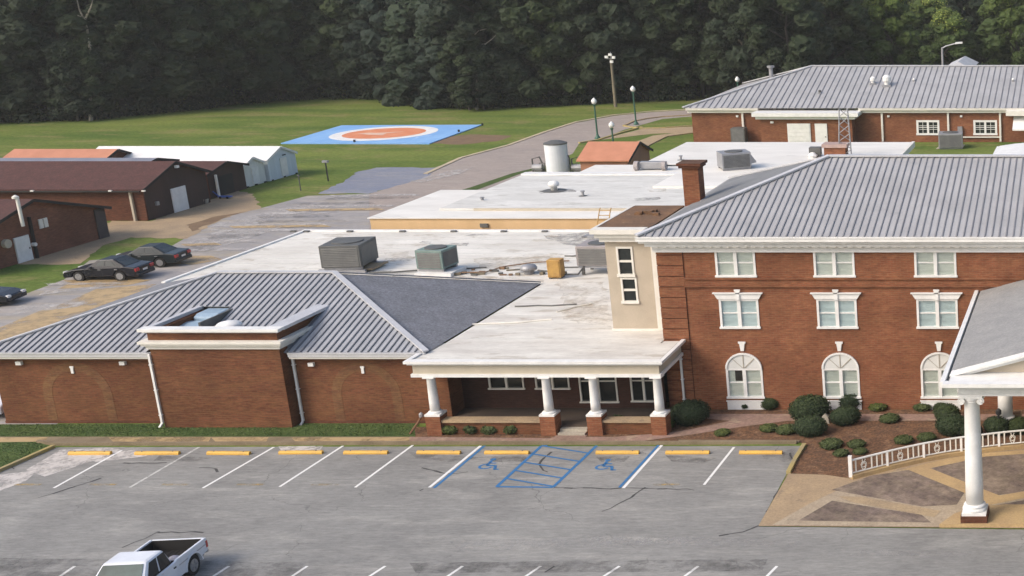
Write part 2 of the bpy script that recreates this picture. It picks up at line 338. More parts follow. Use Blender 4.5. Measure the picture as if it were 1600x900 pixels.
for k in range(26):
    y = 305+k*5.6+rs_.uniform(-2, 2); xl = 500-(y-305)*2.75+rs_.uniform(-10, 30); w_s = rs_.uniform(50, 150)
    if y > 392: xl -= 60
    sheet('pavement_stain', G((xl, y), (xl+w_s, y-2), (xl+w_s+12, y+1.2), (xl+8, y+3.4)), .040+k*.0006, (STAIN_W, STAIN_D, STAIN_D, STAIN_W, STAIN_T)[k % 5], parent=drive)
# kerbs of the driveway
def strip(name, line, w, z0, z1, mat, parent=None):
    pts = [Vector((p[0], p[1], 0)) for p in line]; mb = MB(); L = []; Rr = []
    for i, p in enumerate(pts):
        d = (pts[min(i+1, len(pts)-1)]-pts[max(i-1, 0)]).normalized(); nn = Vector((-d.y, d.x, 0))*w/2
        L.append(p+nn); Rr.append(p-nn)
    vs = [];
    for i in range(len(pts)): vs += [(L[i].x, L[i].y, z0), (L[i].x, L[i].y, z1), (Rr[i].x, Rr[i].y, z1), (Rr[i].x, Rr[i].y, z0)]
    fs = []
    for i in range(len(pts)-1):
        a = i*4; b = a+4
        fs += [(a, a+1, b+1, b), (a+1, a+2, b+2, b+1), (a+2, a+3, b+3, b+2)]
    n = len(vs)-4; fs += [(3, 2, 1, 0), (n, n+1, n+2, n+3)]
    o = build(name, mb.add(vs, fs), mat, parent)
    if parent is None: o['kind'] = 'structure'
    return o
KERBT = mk('pale_tan_kerb', (.52, .43, .29), (.42, .35, .24), 1, .9, fine=.15)
sheet('annex_verge', G((690, 306), (745, 297), (815, 271), (850, 262), (838, 262), (800, 271), (735, 293)), .016, LAWN_D)
strip('driveway_kerb', G((665, 272), (720, 247), (795, 227), (850, 207), (900, 191), (960, 180), (1020, 174), (1083, 171)), .40, 0, .07, KERBT)
strip('driveway_kerb', G((905, 224), (935, 219), (970, 208), (1003, 199)), .3, 0, .12, CURBY)
strip('driveway_kerb', G((975, 197), (990, 190), (1010, 186), (1035, 183), (1083, 180)), .3, 0, .12, PATHTAN)
strip('driveway_kerb', G((975, 197), (985, 199), (1005, 201), (1040, 200), (1083, 197)), .3, 0, .12, CURBY)
strip('driveway_kerb', G((1083, 208), (1040, 214), (1012, 228), (995, 245)), .3, 0, .10, PATHTAN)

# front strip: lawn, sidewalk, kerb, beds
sheet('front_lawn', G((-120, 664), (655, 662), (648, 683), (60, 684), (-120, 684)), .020, LAWN_D)
sheet('corner_lawn', G((-150, 694), (60, 691), (84, 701), (0, 736), (-110, 784), (-210, 830)), .030, LAWN_D)
sheet('front_sidewalk', G((-200, 683), (648, 683), (652, 694), (88, 695), (60, 691), (-200, 694)), .024, CURBG, rag=0)
for k, (a, b) in enumerate(((-40, 75), (170, 330), (330, 420), (455, 655))):
    sheet('sidewalk_stain', G((a, 684.5), (b, 684), (b-4, 691), (a+8, 692)), .030, STAIN_T)
strip('lot_kerb', G((60, 692), (88, 695.5), (300, 695.2), (700, 694), (1060, 694), (1245, 693)), .16, .0, .13, CURBG)
strip('corner_kerb', G((84, 700), (0, 737), (-110, 786), (-210, 835)), .16, 0, .14, CURBY)
sheet('mulch_bed', G((648, 668), (868, 668), (1060, 660), (1100, 641), (2250, 641), (2250, 692), (1640, 697), (1540, 703), (1400, 728), (1330, 748), (1232, 740), (1262, 697), (1245, 690), (1060, 690), (900, 690), (650, 690)), .030, MULCH)
pwalk = sheet('brick_walk', G((640, 684), (860, 686), (866, 684), (882, 672), (882, 650), (925, 650), (925, 672), (915, 684), (960, 684), (1040, 678), (1085, 671), (1140, 659), (1100, 655), (1110, 648), (2200, 649), (2200, 657), (1230, 659), (1160, 668), (1070, 682), (1000, 691), (640, 692)), .044, mk('pink_brick_walk', (.30, .19, .15), (.24, .16, .12), .8, .9, .4, 5, spots=((.38, .29, .2), 1.3, .55, .6), fine=.2))
sheet('lot_edge_strip', G((1060, 688.5), (1250, 689), (1248, 693), (1060, 693)), .046, CURBG)
strip('bed_kerb', G((1257, 697), (1243, 720), (1232, 741)), .18, 0, .14, CURBY)
# plaza
sheet('plaza_concrete', G((1232, 741), (1290, 743), (1330, 749), (1400, 731), (1480, 714), (1540, 705), (1600, 699), (1700, 690), (1900, 690), (1900, 829), (1185, 823)), .034, SANDY)
plz = sheet('paver_plaza', G((1206, 822), (1262, 790), (1330, 757), (1400, 737), (1480, 720), (1545, 711), (1620, 704), (1900, 700), (1900, 828)), .040, mk('sandy_border', (.42, .34, .24), (.34, .27, .19), .8, .95, .3, 12, spots=((.26, .21, .15), 1.2, .56, .6), fine=.2))
sheet('paver_panel', G((1300, 767), (1360, 745), (1420, 736), (1508, 770), (1495, 790), (1440, 793)), .046, PAVER, parent=plz)
sheet('paver_panel', G((1248, 815), (1300, 784), (1440, 806), (1455, 818)), .046, PAVER, parent=plz)
sheet('paver_panel', G((1448, 733), (1540, 714), (1640, 708), (1640, 764), (1555, 776)), .046, PAVER, parent=plz)
sheet('paver_panel', G((1550, 792), (1640, 776), (1640, 800), (1545, 800)), .046, PAVER, parent=plz)
sheet('ochre_band', G((1420, 736), (1450, 732), (1562, 776), (1640, 762), (1640, 772), (1540, 792), (1508, 772)), .048, SANDY_Y, parent=plz)
sheet('ochre_band', G((1310, 777), (1345, 778), (1470, 800), (1460, 810), (1330, 786)), .050, PATHTAN, parent=plz)
sheet('ochre_band', G((1405, 737), (1480, 718), (1545, 709), (1640, 702), (1640, 708), (1540, 715), (1455, 733)), .052, SANDY_Y, parent=plz)
plat = G((1468, 825), (1492, 808), (1525, 797), (1570, 794), (1640, 794), (1900, 794), (1900, 825))
pl = build('portico_platform', MB().prism([(p.x, p.y, 0) for p in plat], (0, 0, .16)), SANDY_Y); pl['kind'] = 'structure'

# ------------------------------------------------------------------ painted markings (pieces of the parking lot)
def stripe(a, b, w, mat, z=.014, name='parking_stripe', parent=lot):
    a = P(*a); b = P(*b); d = (b-a).normalized(); nn = Vector((-d.y, d.x, 0))*w/2
    return sheet(name, [a+nn, b+nn, b-nn, a-nn], z, mat, parent)
for a, b, f in (((84, 763), (190, 704), 0), ((203, 762), (311, 699), 1), ((317, 763), (428, 699), 0), ((437, 761), (536, 697), 0), ((555, 762), (645, 696), 0), ((1100, 758), (1147, 699), 0)):
    stripe(a, b, .11, LINE_FADED if f else LINE_W)
for (a, b, c, d) in (((671, 762), (751, 697), (678, 763), (757, 697)), ((974, 763), (1034, 696), (968, 762), (1029, 696))):
    stripe(a, b, .13, LINE_W); stripe(c, d, .12, LINE_B)
h0, h1, h2, h3 = (776, 761), (846, 697), (932, 697), (864, 762)
stripe(h0, h1, .14, LINE_B, .016, 'hatch_line'); stripe(h3, h2, .14, LINE_B, .016, 'hatch_line'); stripe(h0, h3, .12, LINE_B, .018, 'hatch_line'); stripe(h1, (855, 697), .12, LINE_B, .020, 'hatch_line')
def lerp2(a, b, t): return (a[0]+(b[0]-a[0])*t, a[1]+(b[1]-a[1])*t)
for t in (.0, .2, .4, .6, .8): stripe(lerp2(h1, h0, t), lerp2(h2, h3, min(1, t+.18)), .10, LINE_B, .022, 'hatch_line')
for a in (107, 211+6, 323, 436, 537, 651, 757, 931, 1040):
    off = -78
for x in (22, 140, 253, 370, 487, 1020): stripe((x, 757.5), (x+42, 757.5), .16, LINE_Y, .014, 'ghost_mark')
def wheelchair(cx, cy):
    c = P(cx, cy); mb = MB()
    def loc(u, v): return (c.x+u, c.y+v, .0165)
    ring = [(.32*math.cos(t), .32*math.sin(t)) for t in [math.radians(100+k*20) for k in range(13)]]
    for i in range(len(ring)-1):
        a, b = ring[i], ring[i+1]; s = .68
        mb.poly([loc(a[0], a[1]), loc(b[0], b[1]), loc(b[0]*s, b[1]*s), loc(a[0]*s, a[1]*s)])
    def bar(a, b, w):
        d = Vector((b[0]-a[0], b[1]-a[1])).normalized(); n_ = Vector((-d.y, d.x))*w/2
        mb.poly([loc(a[0]+n_.x, a[1]+n_.y), loc(a[0]-n_.x, a[1]-n_.y), loc(b[0]-n_.x, b[1]-n_.y), loc(b[0]+n_.x, b[1]+n_.y)])
    bar((-.05, .62), (-.02, .08), .13); bar((-.02, .08), (.34, .06), .13); bar((.34, .1), (.5, -.36), .12); bar((.46, -.36), (.66, -.33), .1); bar((-.04, .38), (.26, .36), .09)
    mb.poly([loc(-.05+.13*math.cos(t*math.pi/4), .78+.13*math.sin(t*math.pi/4)) for t in range(8)])
    mb.v = [(c.x+(x-c.x)*1.0, c.y+(y-c.y)*.95, z) for x, y, z in mb.v]
    for i, f in enumerate(mb.f):
        p = [Vector(mb.v[k]) for k in f]
        if (p[1]-p[0]).cross(p[2]-p[0]).z < 0: mb.f[i] = tuple(reversed(f))
    build('wheelchair_symbol', mb, LINE_B, lot)
wheelchair(760, 729); wheelchair(942, 730)
for xa, xb in ((96, 117), (336, 358), (459, 480), (580, 602), (702, 723), (824, 845), (946, 968), (1072, 1091), (1200, 1214)):
    t = Vector((xb-xa, -14)); stripe((xa-t.x*4, 900+56), (xb, 885), .11, LINE_W)
for k, (pp, mt) in enumerate([(((40, 735), (95, 703), (170, 700), (200, 705), (140, 722), (70, 745)), STAIN_W2), (((-40, 770), (0, 742), (60, 735), (40, 752), (-20, 775)), STAIN_W2),
    (((120, 712), (215, 703), (240, 712), (150, 722)), STAIN_W2), (((435, 698), (505, 697), (500, 704), (440, 706)), STAIN_W2), (((640, 708), (760, 715), (700, 722), (650, 716)), STAIN_D),
    (((760, 714), (830, 713), (815, 722), (770, 722)), STAIN_D), (((930, 714), (985, 713), (975, 722), (940, 722)), STAIN_D), (((1040, 712), (1120, 716), (1100, 724), (1050, 722)), STAIN_D),
    (((1190, 712), (1245, 700), (1235, 722), (1200, 722)), STAIN_D), (((900, 835), (1250, 845), (1240, 856), (950, 852)), STAIN_W3), (((1290, 858), (1520, 862), (1515, 870), (1300, 868)), STAIN_W3),
    (((700, 845), (1100, 838), (1090, 850), (720, 862)), STAIN_W3), (((0, 872), (480, 880), (470, 900), (0, 905)), STAIN_D), (((640, 880), (1200, 874), (1190, 893), (650, 896)), STAIN_D), (((250, 712), (330, 716), (300, 722), (240, 720)), STAIN_D)]):
    sheet('lot_stain', G(*pp), .012+k*.0002, mt, parent=lot)
# sealed cracks
def crackline(px, w=.05, z=.0135):
    pts = [P(*p) for p in px]; q = []
    for i in range(len(pts)-1):
        n = max(2, int((pts[i+1]-pts[i]).length/.35))
        for k in range(n): q.append(pts[i].lerp(pts[i+1], k/n)+Vector((R.uniform(-.06, .06), R.uniform(-.06, .06), 0)))
    mb = MB()
    for i in range(len(q)-1):
        d = (q[i+1]-q[i]).normalized(); nn = Vector((-d.y, d.x, 0))*w*R.uniform(.3, .8)
        mb.poly([(q[i].x-nn.x, q[i].y-nn.y, z), (q[i+1].x-nn.x, q[i+1].y-nn.y, z), (q[i+1].x+nn.x, q[i+1].y+nn.y, z), (q[i].x+nn.x, q[i].y+nn.y, z)])
    for i, f in enumerate(mb.f):
        p = [Vector(mb.v[k]) for k in f]
        if (p[1]-p[0]).cross(p[2]-p[0]).z < 0: mb.f[i] = tuple(reversed(f))
    build('pavement_crack', mb, mk('crack_seal', (.065, .063, .06), None, 3, .8) if 'crack_seal' not in bpy.data.materials else bpy.data.materials['crack_seal'], lot)
for c_ in [((60, 778), (120, 760), (180, 741)), ((190, 724), (275, 723)), ((312, 731), (335, 733), (348, 742)), ((190, 857), (245, 833), (250, 832), (335, 832)), ((1010, 762), (975, 784), (930, 806)), ((862, 706), (850, 716), (842, 724), (848, 735), (866, 742)),
           ((660, 732), (700, 741), (745, 737)), ((1235, 707), (1245, 735), (1215, 770), (1188, 820), (1160, 832), (1100, 842)), ((865, 762), (940, 764), (1000, 763), (1100, 766)), ((0, 726), (30, 735)), ((655, 768), (672, 760)), ((850, 895), (880, 877))]: crackline(c_, .07)

# wheel stops
ws = thing('wheel_stop', '', 'wheel stop'); L_ = 2.0
body = MB(); prof = [(-.085, 0), (-.085, .07), (-.05, .13), (.05, .13), (.085, .07), (.085, 0)]
body.prism([(-L_/2, y, z) for y, z in prof], (L_, 0, 0))
build('concrete_bar', body, YEL, ws, True)
for s in (-1, 1): build('steel_pin', MB().lathe(s*.7, 0, [(.03, .128), (.03, .142)], 8), GREY_D, ws, True)
wsl = ['left end beside the grass corner', 'second from the grass corner, wearing a dark chip at its right end', 'between the second and third white stripes from the left', 'with pale scuffs on the pavement behind it', 'between the fourth and fifth white stripes from the left', 'just left of the first blue and white stripe', 'directly left of the blue hatched aisle', 'directly right of the blue hatched aisle', 'just right of the second blue and white stripe', 'last one at the right beside the mulch bed']
for (x0, x1, y), lb in zip(((107, 172, 711), (211, 279, 711), (323, 390, 711), (436, 503, 710), (537, 605, 710), (651, 719, 710), (757, 826, 710), (931, 998, 710), (1040, 1108, 710), (1155, 1222, 710)), wsl):
    a = P(x0, y); b = P(x1, y)
    place(ws, ((a.x+b.x)/2, a.y+.06, .012), R.uniform(-.02, .02), ((b-a).length/L_, 1, 1), 'yellow wheel stop, '+lb, 'yellow wheel stops along the kerb')

# ------------------------------------------------------------------ roof helpers
def clip_poly(poly, axis, val, keep_less):
    out = []
    for i, a in enumerate(poly):
        b = poly[(i+1) % len(poly)]; ia = (a[axis] <= val) == keep_less or a[axis] == val; ib = (b[axis] <= val) == keep_less or b[axis] == val
        if ia: out.append(a)
        if ia != ib:
            t = (val-a[axis])/(b[axis]-a[axis]); out.append(tuple(a[k]+(b[k]-a[k])*t for k in range(2)))
    return out
def seam_roof(parent, origin, udir, vdir, poly, pitch, mats, ribw=.09, ribh=.045, name='roof_panel', vmin=None, thick=.03):
    """cover a sloping facet (2-D polygon in u along the eave, v up the slope) with one object per metal panel, a raised seam on each"""
    O = Vector(origin); U = Vector(udir).normalized(); V = Vector(vdir).normalized(); N = U.cross(V)
    if N.z < 0: N = -N
    u0 = min(p[0] for p in poly); u1 = max(p[0] for p in poly); k = 0; u = u0
    while u < u1-1e-4:
        w = min(pitch, u1-u); q = clip_poly(clip_poly(poly, 0, u, False), 0, u+w, True)
        if vmin is not None:
            vm = vmin(u+w/2)
            if vm is not None and q: q = clip_poly(q, 1, vm, False)
        if len(q) >= 3:
            mb = MB(); pts = [O+U*a+V*b+N*(.002*((k % 3)-1)) for a, b in q]
            mb.prism(pts, -N*thick, 0)
            vr = [b for a, b in clip_poly(q, 0, u+ribw, True)] or [0]
            va, vb = min(vr), max(vr)
            hi = [b for a, b in q if abs(a-u) < 1e-6]
            if hi: vb = min(max(hi)+0.0, vb) if len(hi) else vb; va = min(hi)
            if vb-va > .05:
                A = O+U*u+V*va; B = O+U*u+V*vb
                mb.prism([A-N*.01, A+U*ribw-N*.01, A+U*ribw*.8+N*ribh, A+U*ribw*.2+N*ribh], B-A, 1)
            build(name, mb, mats, parent)
        u += w; k += 1
def bar(mb, a, b, w, h, up=(0, 0, 1), mi=0):
    a = Vector(a); b = Vector(b); d = (b-a).normalized(); s = d.cross(Vector(up)).normalized()*w/2; u = s.cross(d).normalized()*h
    if u.z < 0: u = -u
    mb.prism([a-s, a+s, a+s+u, a-s+u], b-a, mi); return mb
def wall_open(mb, x0, x1, z0, z1, y0, y1, ops):
    xs = sorted({x0, x1, *[o[0] for o in ops], *[o[1] for o in ops]})
    xs = [x for x in xs if x0 <= x <= x1]
    for a, b in zip(xs, xs[1:]):
        zz = z0
        for o in sorted([o for o in ops if o[0] <= a+1e-6 and o[1] >= b-1e-6], key=lambda o: o[2]):
            if o[2] > zz: mb.box(a, b, y0, y1, zz, o[2])
            zz = o[3]
        if zz < z1: mb.box(a, b, y0, y1, zz, z1)
    return mb
n_w = [0]
def sash_pair(parent, x0, x1, z0, z1, y, blind, glass=None, fw=.10, mull=.16, muntins=False, name='window', frame=None, depth=.10):
    """two double-hung sashes in one white frame; y is the face of the wall"""
    g = glass or GLASS; fr = frame or WHITE; mb = MB(); xm = (x0+x1)/2; yf = y-.035; yb = y+depth
    mb.box(x0, x0+fw, yf, yb, z0, z1); mb.box(x1-fw, x1, yf, yb, z0, z1); mb.box(x0+fw, x1-fw, yf, yb, z1-fw, z1)
    mb.box(x0-.04, x1+.04, yf-.05, yb, z0, z0+fw*.9); mb.box(xm-mull/2, xm+mull/2, yf, yb, z0+fw*.9, z1-fw)
    zm = (z0+z1)/2+.02
    for a, b in ((x0+fw, xm-mull/2), (xm+mull/2, x1-fw)):
        mb.box(a, b, y+.03, yb, zm-.03, zm+.03)
        if muntins:
            for t in (1/3, 2/3): mb.box(a, b, y+.05, yb-.01, z0+fw+(z1-z0-2*fw)*t-.02, z0+fw+(z1-z0-2*fw)*t+.02)
            mb.box((a+b)/2-.02, (a+b)/2+.02, y+.052, yb-.012, z0+fw*.9, z1-fw)
    w = build(name, mb, fr, parent)
    for a, b in ((x0+fw, xm-mull/2), (xm+mull/2, x1-fw)):
        build('pane', MB().box(a, b, yb-.03, yb-.015, z0+fw*.9, z1-fw), g, w)
    if blind and abs(x0+17.91) < .02 and z0 < 1: build('dark_gap', MB().box(xm-mull/2-.38, xm-mull/2-.02, yb-.016, yb-.0125, zm+.06, z1-fw-.02), DARK, w)
    n_w[0] += 1
    if blind: build('blind', MB().box(x0+fw*.5, x1-fw*.5, yb-.012, yb+.0, z0+.02, z1-.02), blind, w)
    return w
def downspout(parent, x, y, z0, z1, mat=WHITE, w=.09, kick=.22):
    mb = MB().box(x-w/2, x+w/2, y-w-.02, y-.02, z0+.12, z1)
    mb.prism([(x-w/2, y-.03, z0+.14), (x-w/2, y-.12, z0+.14), (x-w/2, y-kick-.1, z0+.02), (x-w/2, y-kick+.02, z0+.0)], (w, 0, 0))
    for z in (z0+.5, (z0+z1)/2, z1-.5): mb.box(x-w/2-.03, x+w/2+.03, y-w-.025, y-.001, z, z+.04)
    return build('downspout', mb, mat, parent)
def box_part(name, parent, mat, *b): return build(name, MB().box(*b), mat, parent)

# ------------------------------------------------------------------ brick wing with the hipped metal roof
wing = thing('brick_wing', 'low brown brick wing with a hipped grey metal roof behind the front parking stalls', 'building', (-40.4, 56.4, 0))
WX0, WX1, WY0, WY1, EZ = -50.4, -30.0, 56.41, 67.9, 3.30
mb = MB(); mb.box(WX0, WX1, WY0, WY0+.3, 0, EZ); mb.box(WX0, WX0+.3, WY0+.3, WY1, 0, EZ); mb.box(WX1-.3, WX1, WY0+.3, 58.0, 0, EZ-.2)
build('wall', mb, BRICK_WING, wing)
HX0, HX1, HY0, HY1, HZ = -50.95, -30.62, 56.08, 68.35, 3.50
RX0, RX1, RY, RZ = -43.6, -37.95, 62.3, 5.58
roof = build('roof', MB().add([(HX0, HY0, HZ-.05), (HX1, HY0, HZ-.05), (HX1, HY1, HZ-.05), (HX0, HY1, HZ-.05), (RX0, RY, RZ-.05), (RX1, RY, RZ-.05)],
    [(3, 2, 1, 0), (1, 2, 5), (2, 3, 4, 5), (3, 0, 4)]), [SHINGLE_SHADE], wing)
sl = math.hypot(RY-HY0, RZ-HZ); vd = Vector((0, RY-HY0, RZ-HZ)).normalized()
WELL0, WELL1 = -43.05, -41.25
def wvmin(u):
    x = HX0+u
    if WELL0 < x < WELL1: return 3.65
    if -42.9 < x < -37.0: return .35
    return None
seam_roof(roof, (HX0, HY0, HZ), (1, 0, 0), vd, [(0, 0), (HX1-HX0, 0), (RX1-HX0, sl), (RX0-HX0, sl)], .30, [METAL, SEAM_SHADE], .080, .05, vmin=wvmin)
mb = MB(); bar(mb, (HX1, HY0, HZ+.02), (RX1, RY, RZ+.02), .26, .07); bar(mb, (HX0, HY0, HZ+.02), (RX0, RY, RZ+.02), .2, .06); bar(mb, (RX0, RY, RZ+.01), (RX1, RY, RZ+.01), .26, .07)
build('ridge_cap', mb, HIPCAP, roof)
mb = MB(); bar(mb, (RX1, RY, RZ), (HX1, HY1, HZ), .12, .05); build('rear_hip_cap', mb, SHINGLE_SHADE, roof)
def gutter(mb, x0, x1, y, z, h=.20, d=.14):
    mb.box(x0, x1, y-d, y, z-h, z-.02); mb.box(x0, x1, y-d-.03, y-d, z-.06, z); return mb
for a, b in ((HX0, -42.9), (-36.75, HX1)):
    build('gutter', gutter(MB(), a, b, 56.1, 3.50), HIPCAP, wing); build('fascia', MB().box(a, b, 56.02, 56.40, 3.20, 3.30), CREAM, wing)
# projecting bay with parapet
BX0, BX1, BY = -42.72, -36.98, 55.8
build('bay_wall', MB().box(BX0, BX1, BY, WY0-.002, 0, 3.78), BRICK_WING, wing)
def ring(mb, x0, x1, y0, y1, z0, z1, out, th=.22):
    mb.box(x0-out, x1+out, y0-out, y0+th, z0, z1); mb.box(x0-out, x0+th, y0+th, y1, z0, z1); mb.box(x1-th, x1+out, y0+th, y1, z0, z1); return mb
cb = ring(MB(), BX0, BX1, BY, 58.6, 3.76, 3.93, .10); ring(cb, BX0, BX1, BY, 58.6, 3.93, 4.04, .22); ring(cb, BX0, BX1, BY, 58.6, 4.04, 4.15, .30)
build('lower_cornice', cb, CREAM, wing)
build('parapet', ring(MB(), BX0, BX1, BY, 59.3, 4.15, 4.52, 0), BRICK_WING, wing)
cp = MB().box(BX0-.12, BX1+.12, BY-.12, BY+.2, 4.52, 4.59); cp.box(BX0-.24, BX1+.24, BY-.24, BY+.24, 4.59, 4.72); build('parapet_coping', cp, WHITE, wing)
build('side_coping', MB().box(BX0-.22, BX0+.02, BY+.242, 59.6, 4.53, 4.68), HIPCAP, wing); cp = MB(); cp.prism([(BX1-.42, BY+.242, 4.62), (BX1+.22, BY+.242, 4.56), (BX1+.22, BY+.242, 4.70), (BX1-.42, BY+.242, 4.73)], (0, 3.75, 0)); build('side_coping', cp, HIPCAP, wing)
well = MB().box(WELL0+.46, WELL1+.1, 56.1, 59.6, 3.42, 3.7); well.box(WELL0+.46, WELL0+.50, 56.1, 59.7, 3.42, 4.52); well.box(WELL1+.02, WELL1+.10, 57.0, 59.75, 3.42, 4.60); well.box(WELL0+.5, WELL1+.02, 59.62, 59.68, 3.42, 4.58)
build('roof_well', well, GREY_D, roof)
downspout(wing, BX0-.06, BY+.02, .12, 3.5); downspout(wing, BX1+.18, WY0, 0, 3.3)
for x, y in ((28, 563), (190, 563), (485, 565)):
    p = PY(x, y, WY0-.1); build('wall_light', MB().box(p.x-.12, p.x+.12, WY0-.14, WY0-.001, p.z-.22, p.z-.06), WHITE, wing)
def keystone(parent, x, z0, z1, y, w0=.17, w1=.09, mat=CREAM):
    mb = MB().prism([(x-w1, y-.05, z0), (x+w1, y-.05, z0), (x+w0*.8, y-.05, z1-.1), (x+w0*1.15, y-.05, z1-.08), (x+w0*1.15, y-.05, z1), (x-w0*1.15, y-.05, z1), (x-w0*1.15, y-.05, z1-.08), (x-w0*.8, y-.05, z1-.1)], (0, .048, 0))
    return build('keystone', mb, mat, parent)
def arch_ring(parent, x, zs, r, w, y, mat, name='brick_arch', leg=2.0, depth=.012):
    mb = MB(); N = 14
    for k in range(N):
        a0, a1 = math.pi*k/N, math.pi*(k+1)/N
        mb.prism([(x+rr*math.cos(a), y-depth, zs+rr*math.sin(a)) for rr, a in ((r, a0), (r+w, a0), (r+w, a1), (r, a1))], (0, depth-.001, 0))
    for s in (-1, 1):
        xa, xb = sorted((x+s*r, x+s*(r+w))); mb.box(xa, xb, y-depth, y-.001, zs-leg, zs)
    return build(name, mb, mat, parent)
for x in (-46.86, -33.75):
    keystone(wing, x, 2.40, 2.74, WY0, .075, .06, WHITE); arch_ring(wing, x, 1.35, 1.15, .42, WY0, BRICK_ARCH, leg=1.3, depth=.008)
box_part('base_course', wing, BRICK_OLD, WX0-.02, BX0, WY0-.03, WY0-.001, 0, .12); box_part('base_course', wing, BRICK_OLD, BX1, -30.5, WY0-.03, WY0-.001, 0, .12)

# rooftop units in the bay
def ac_unit(name, label, loc, sx, sy, sz, mat, rz=0, fans=1, louvre=True, curb=.15, cat='air conditioner', grp='rooftop machines', hood=False):
    t = thing(name, label, cat, loc, rz, grp)
    build('cabinet', MB().box(-sx/2, sx/2, -sy/2, sy/2, curb, curb+sz), mat, t, True, bevel=.03)
    for s in (-1, 1): build('curb_rail', MB().box(-sx/2+.05, sx/2-.05, s*sy/2*.8-.08, s*sy/2*.8+.08, 0, curb), GREY_M, t, True)
    if louvre:
        mb = MB(); n = int(sz/.09)
        for k in range(1, n-1):
            z = curb+k*sz/n; mb.prism([(-sx/2+.12, -sy/2-.001, z), (-sx/2+.12, -sy/2-.03, z-.02), (-sx/2+.12, -sy/2-.001, z+.05)], (sx-.24, 0, 0))
        build('louvre', mb, GREY_D, t, True)
        mb = MB().box(sx/2+.001, sx/2+.02, -sy/2+.12, sy/2-.12, curb+.12, curb+sz-.12); build('side_grille', mb, GREY_D, t, True)
    for k in range(fans):
        fx = (k-(fans-1)/2)*sx/fans; r = min(sx/fans, sy)*.38
        build('fan_guard', MB().lathe(fx, 0, [(r, curb+sz-.001), (r, curb+sz+.05), (r*.85, curb+sz+.06), (r*.2, curb+sz+.05)], 16), GREY_D, t, True)
    if hood:
        build('intake_hood', MB().prism([(sx/2+.001, -sy/2*.8, curb+sz*.85), (sx/2+.4, -sy/2*.8, curb+sz*.35), (sx/2+.4, -sy/2*.8, curb+sz*.25), (sx/2+.001, -sy/2*.8, curb+sz*.2)], (0, sy*.8, 0)), mat, t, True)
    return t
t = thing('rooftop_skylight', 'pale blue curved metal unit sunk in the well behind the wing parapet', 'roof vent', (-42.15, 58.1, 3.5))
bl = mk('pale_blue_metal', (.36, .47, .55), (.29, .39, .48), 1, .35, metal=.2)
build('lower_lid', MB().prism([(-.45, -1.9, .2), (-.45, .3, .2), (-.45, .3, .80), (-.45, -.1, .84), (-.45, -1.9, .62)], (1.15, 0, 0)), bl, t, True, bevel=.04)
build('upper_lid', MB().prism([(-.3, .32, .2), (-.3, 1.45, .2), (-.3, 1.45, 1.08), (-.3, .6, 1.06), (-.3, .32, .94)], (1.05, 0, 0)), bl, t, True, bevel=.06)
t = thing('roof_vent_dome', 'white domed vent poking up behind the wing parapet', 'roof vent', (-40.1, 57.35, 3.93))
build('dome', MB().lathe(0, 0, [(.30, .02), (.52, .40), (.55, .46), (.42, .58), (.2, .64), (.02, .66)], 18), WHITE, t, True, smooth=True)
build('base_collar', MB().lathe(0, 0, [(.28, -.1), (.28, .12)], 16), GREY_M, t, True)

# ------------------------------------------------------------------ flat roofed building with porch
flat = thing('flat_roof_building', 'flat white roofed building with a four column porch beside the brick wing', 'building', (-28, 58, 0))
FZ = 3.42
MY0_ = 58.06
rf = build('roof', MB().prism([(HX1+.05, 57.75, 3.12), (-20.70, 57.75, 3.12), (-20.70, 59.6, 3.12), (-20.9, 59.6, 3.12), (-20.9, 81.5, 3.12), (-51.05, 81.5, 3.12), (-51.05, HY1, 3.12), (HX1+.05, HY1, 3.12)], (0, 0, .28)), MEMB, flat)
build('porch_roof', MB().prism([(-30.9, 55.05, 3.44), (-30.9, 57.749, 3.40), (-30.9, 57.749, 3.1), (-30.9, 55.05, 3.35)], (11.05, 0, 0)), MEMB_D, rf); build('porch_roof', MB().box(-20.62, -19.86, 57.75, MY0_, 3.2, 3.40), MEMB_D, rf)
sheet('weathered_strip', [(-30.5, 57.8), (-20.75, 57.8), (-20.75, 59.6), (-23.6, 59.6), (-24.0, 66), (-30.2, 69)], 3.406, MEMB_D, rf)
build('roof_edge', MB().box(-51.15, -20.9, 81.3, 81.6, 3.40, 3.49), WHITE, rf)
build('roof_edge', MB().box(-51.15, -50.95, HY1+.2, 81.3, 3.40, 3.48), WHITE, rf)
for x in (460, 480, 548, 630, 710, 788, 852):
    p = PY(x, 366, 81.25); build('scupper', MB().box(p.x-.16, p.x+.16, 81.1, 81.297, 3.41, 3.50), GREY_D, rf)
mb = MB().box(-51.0, -50.75, 68.5, 81.5, 0, 3.12); mb.box(-50.75, -20.95, 81.25, 81.5, 0, 3.12); mb.box(-20.95-.2, -20.9, 62, 81.25, 0, 3.12)
build('wall', mb, YSTUCCO, flat)
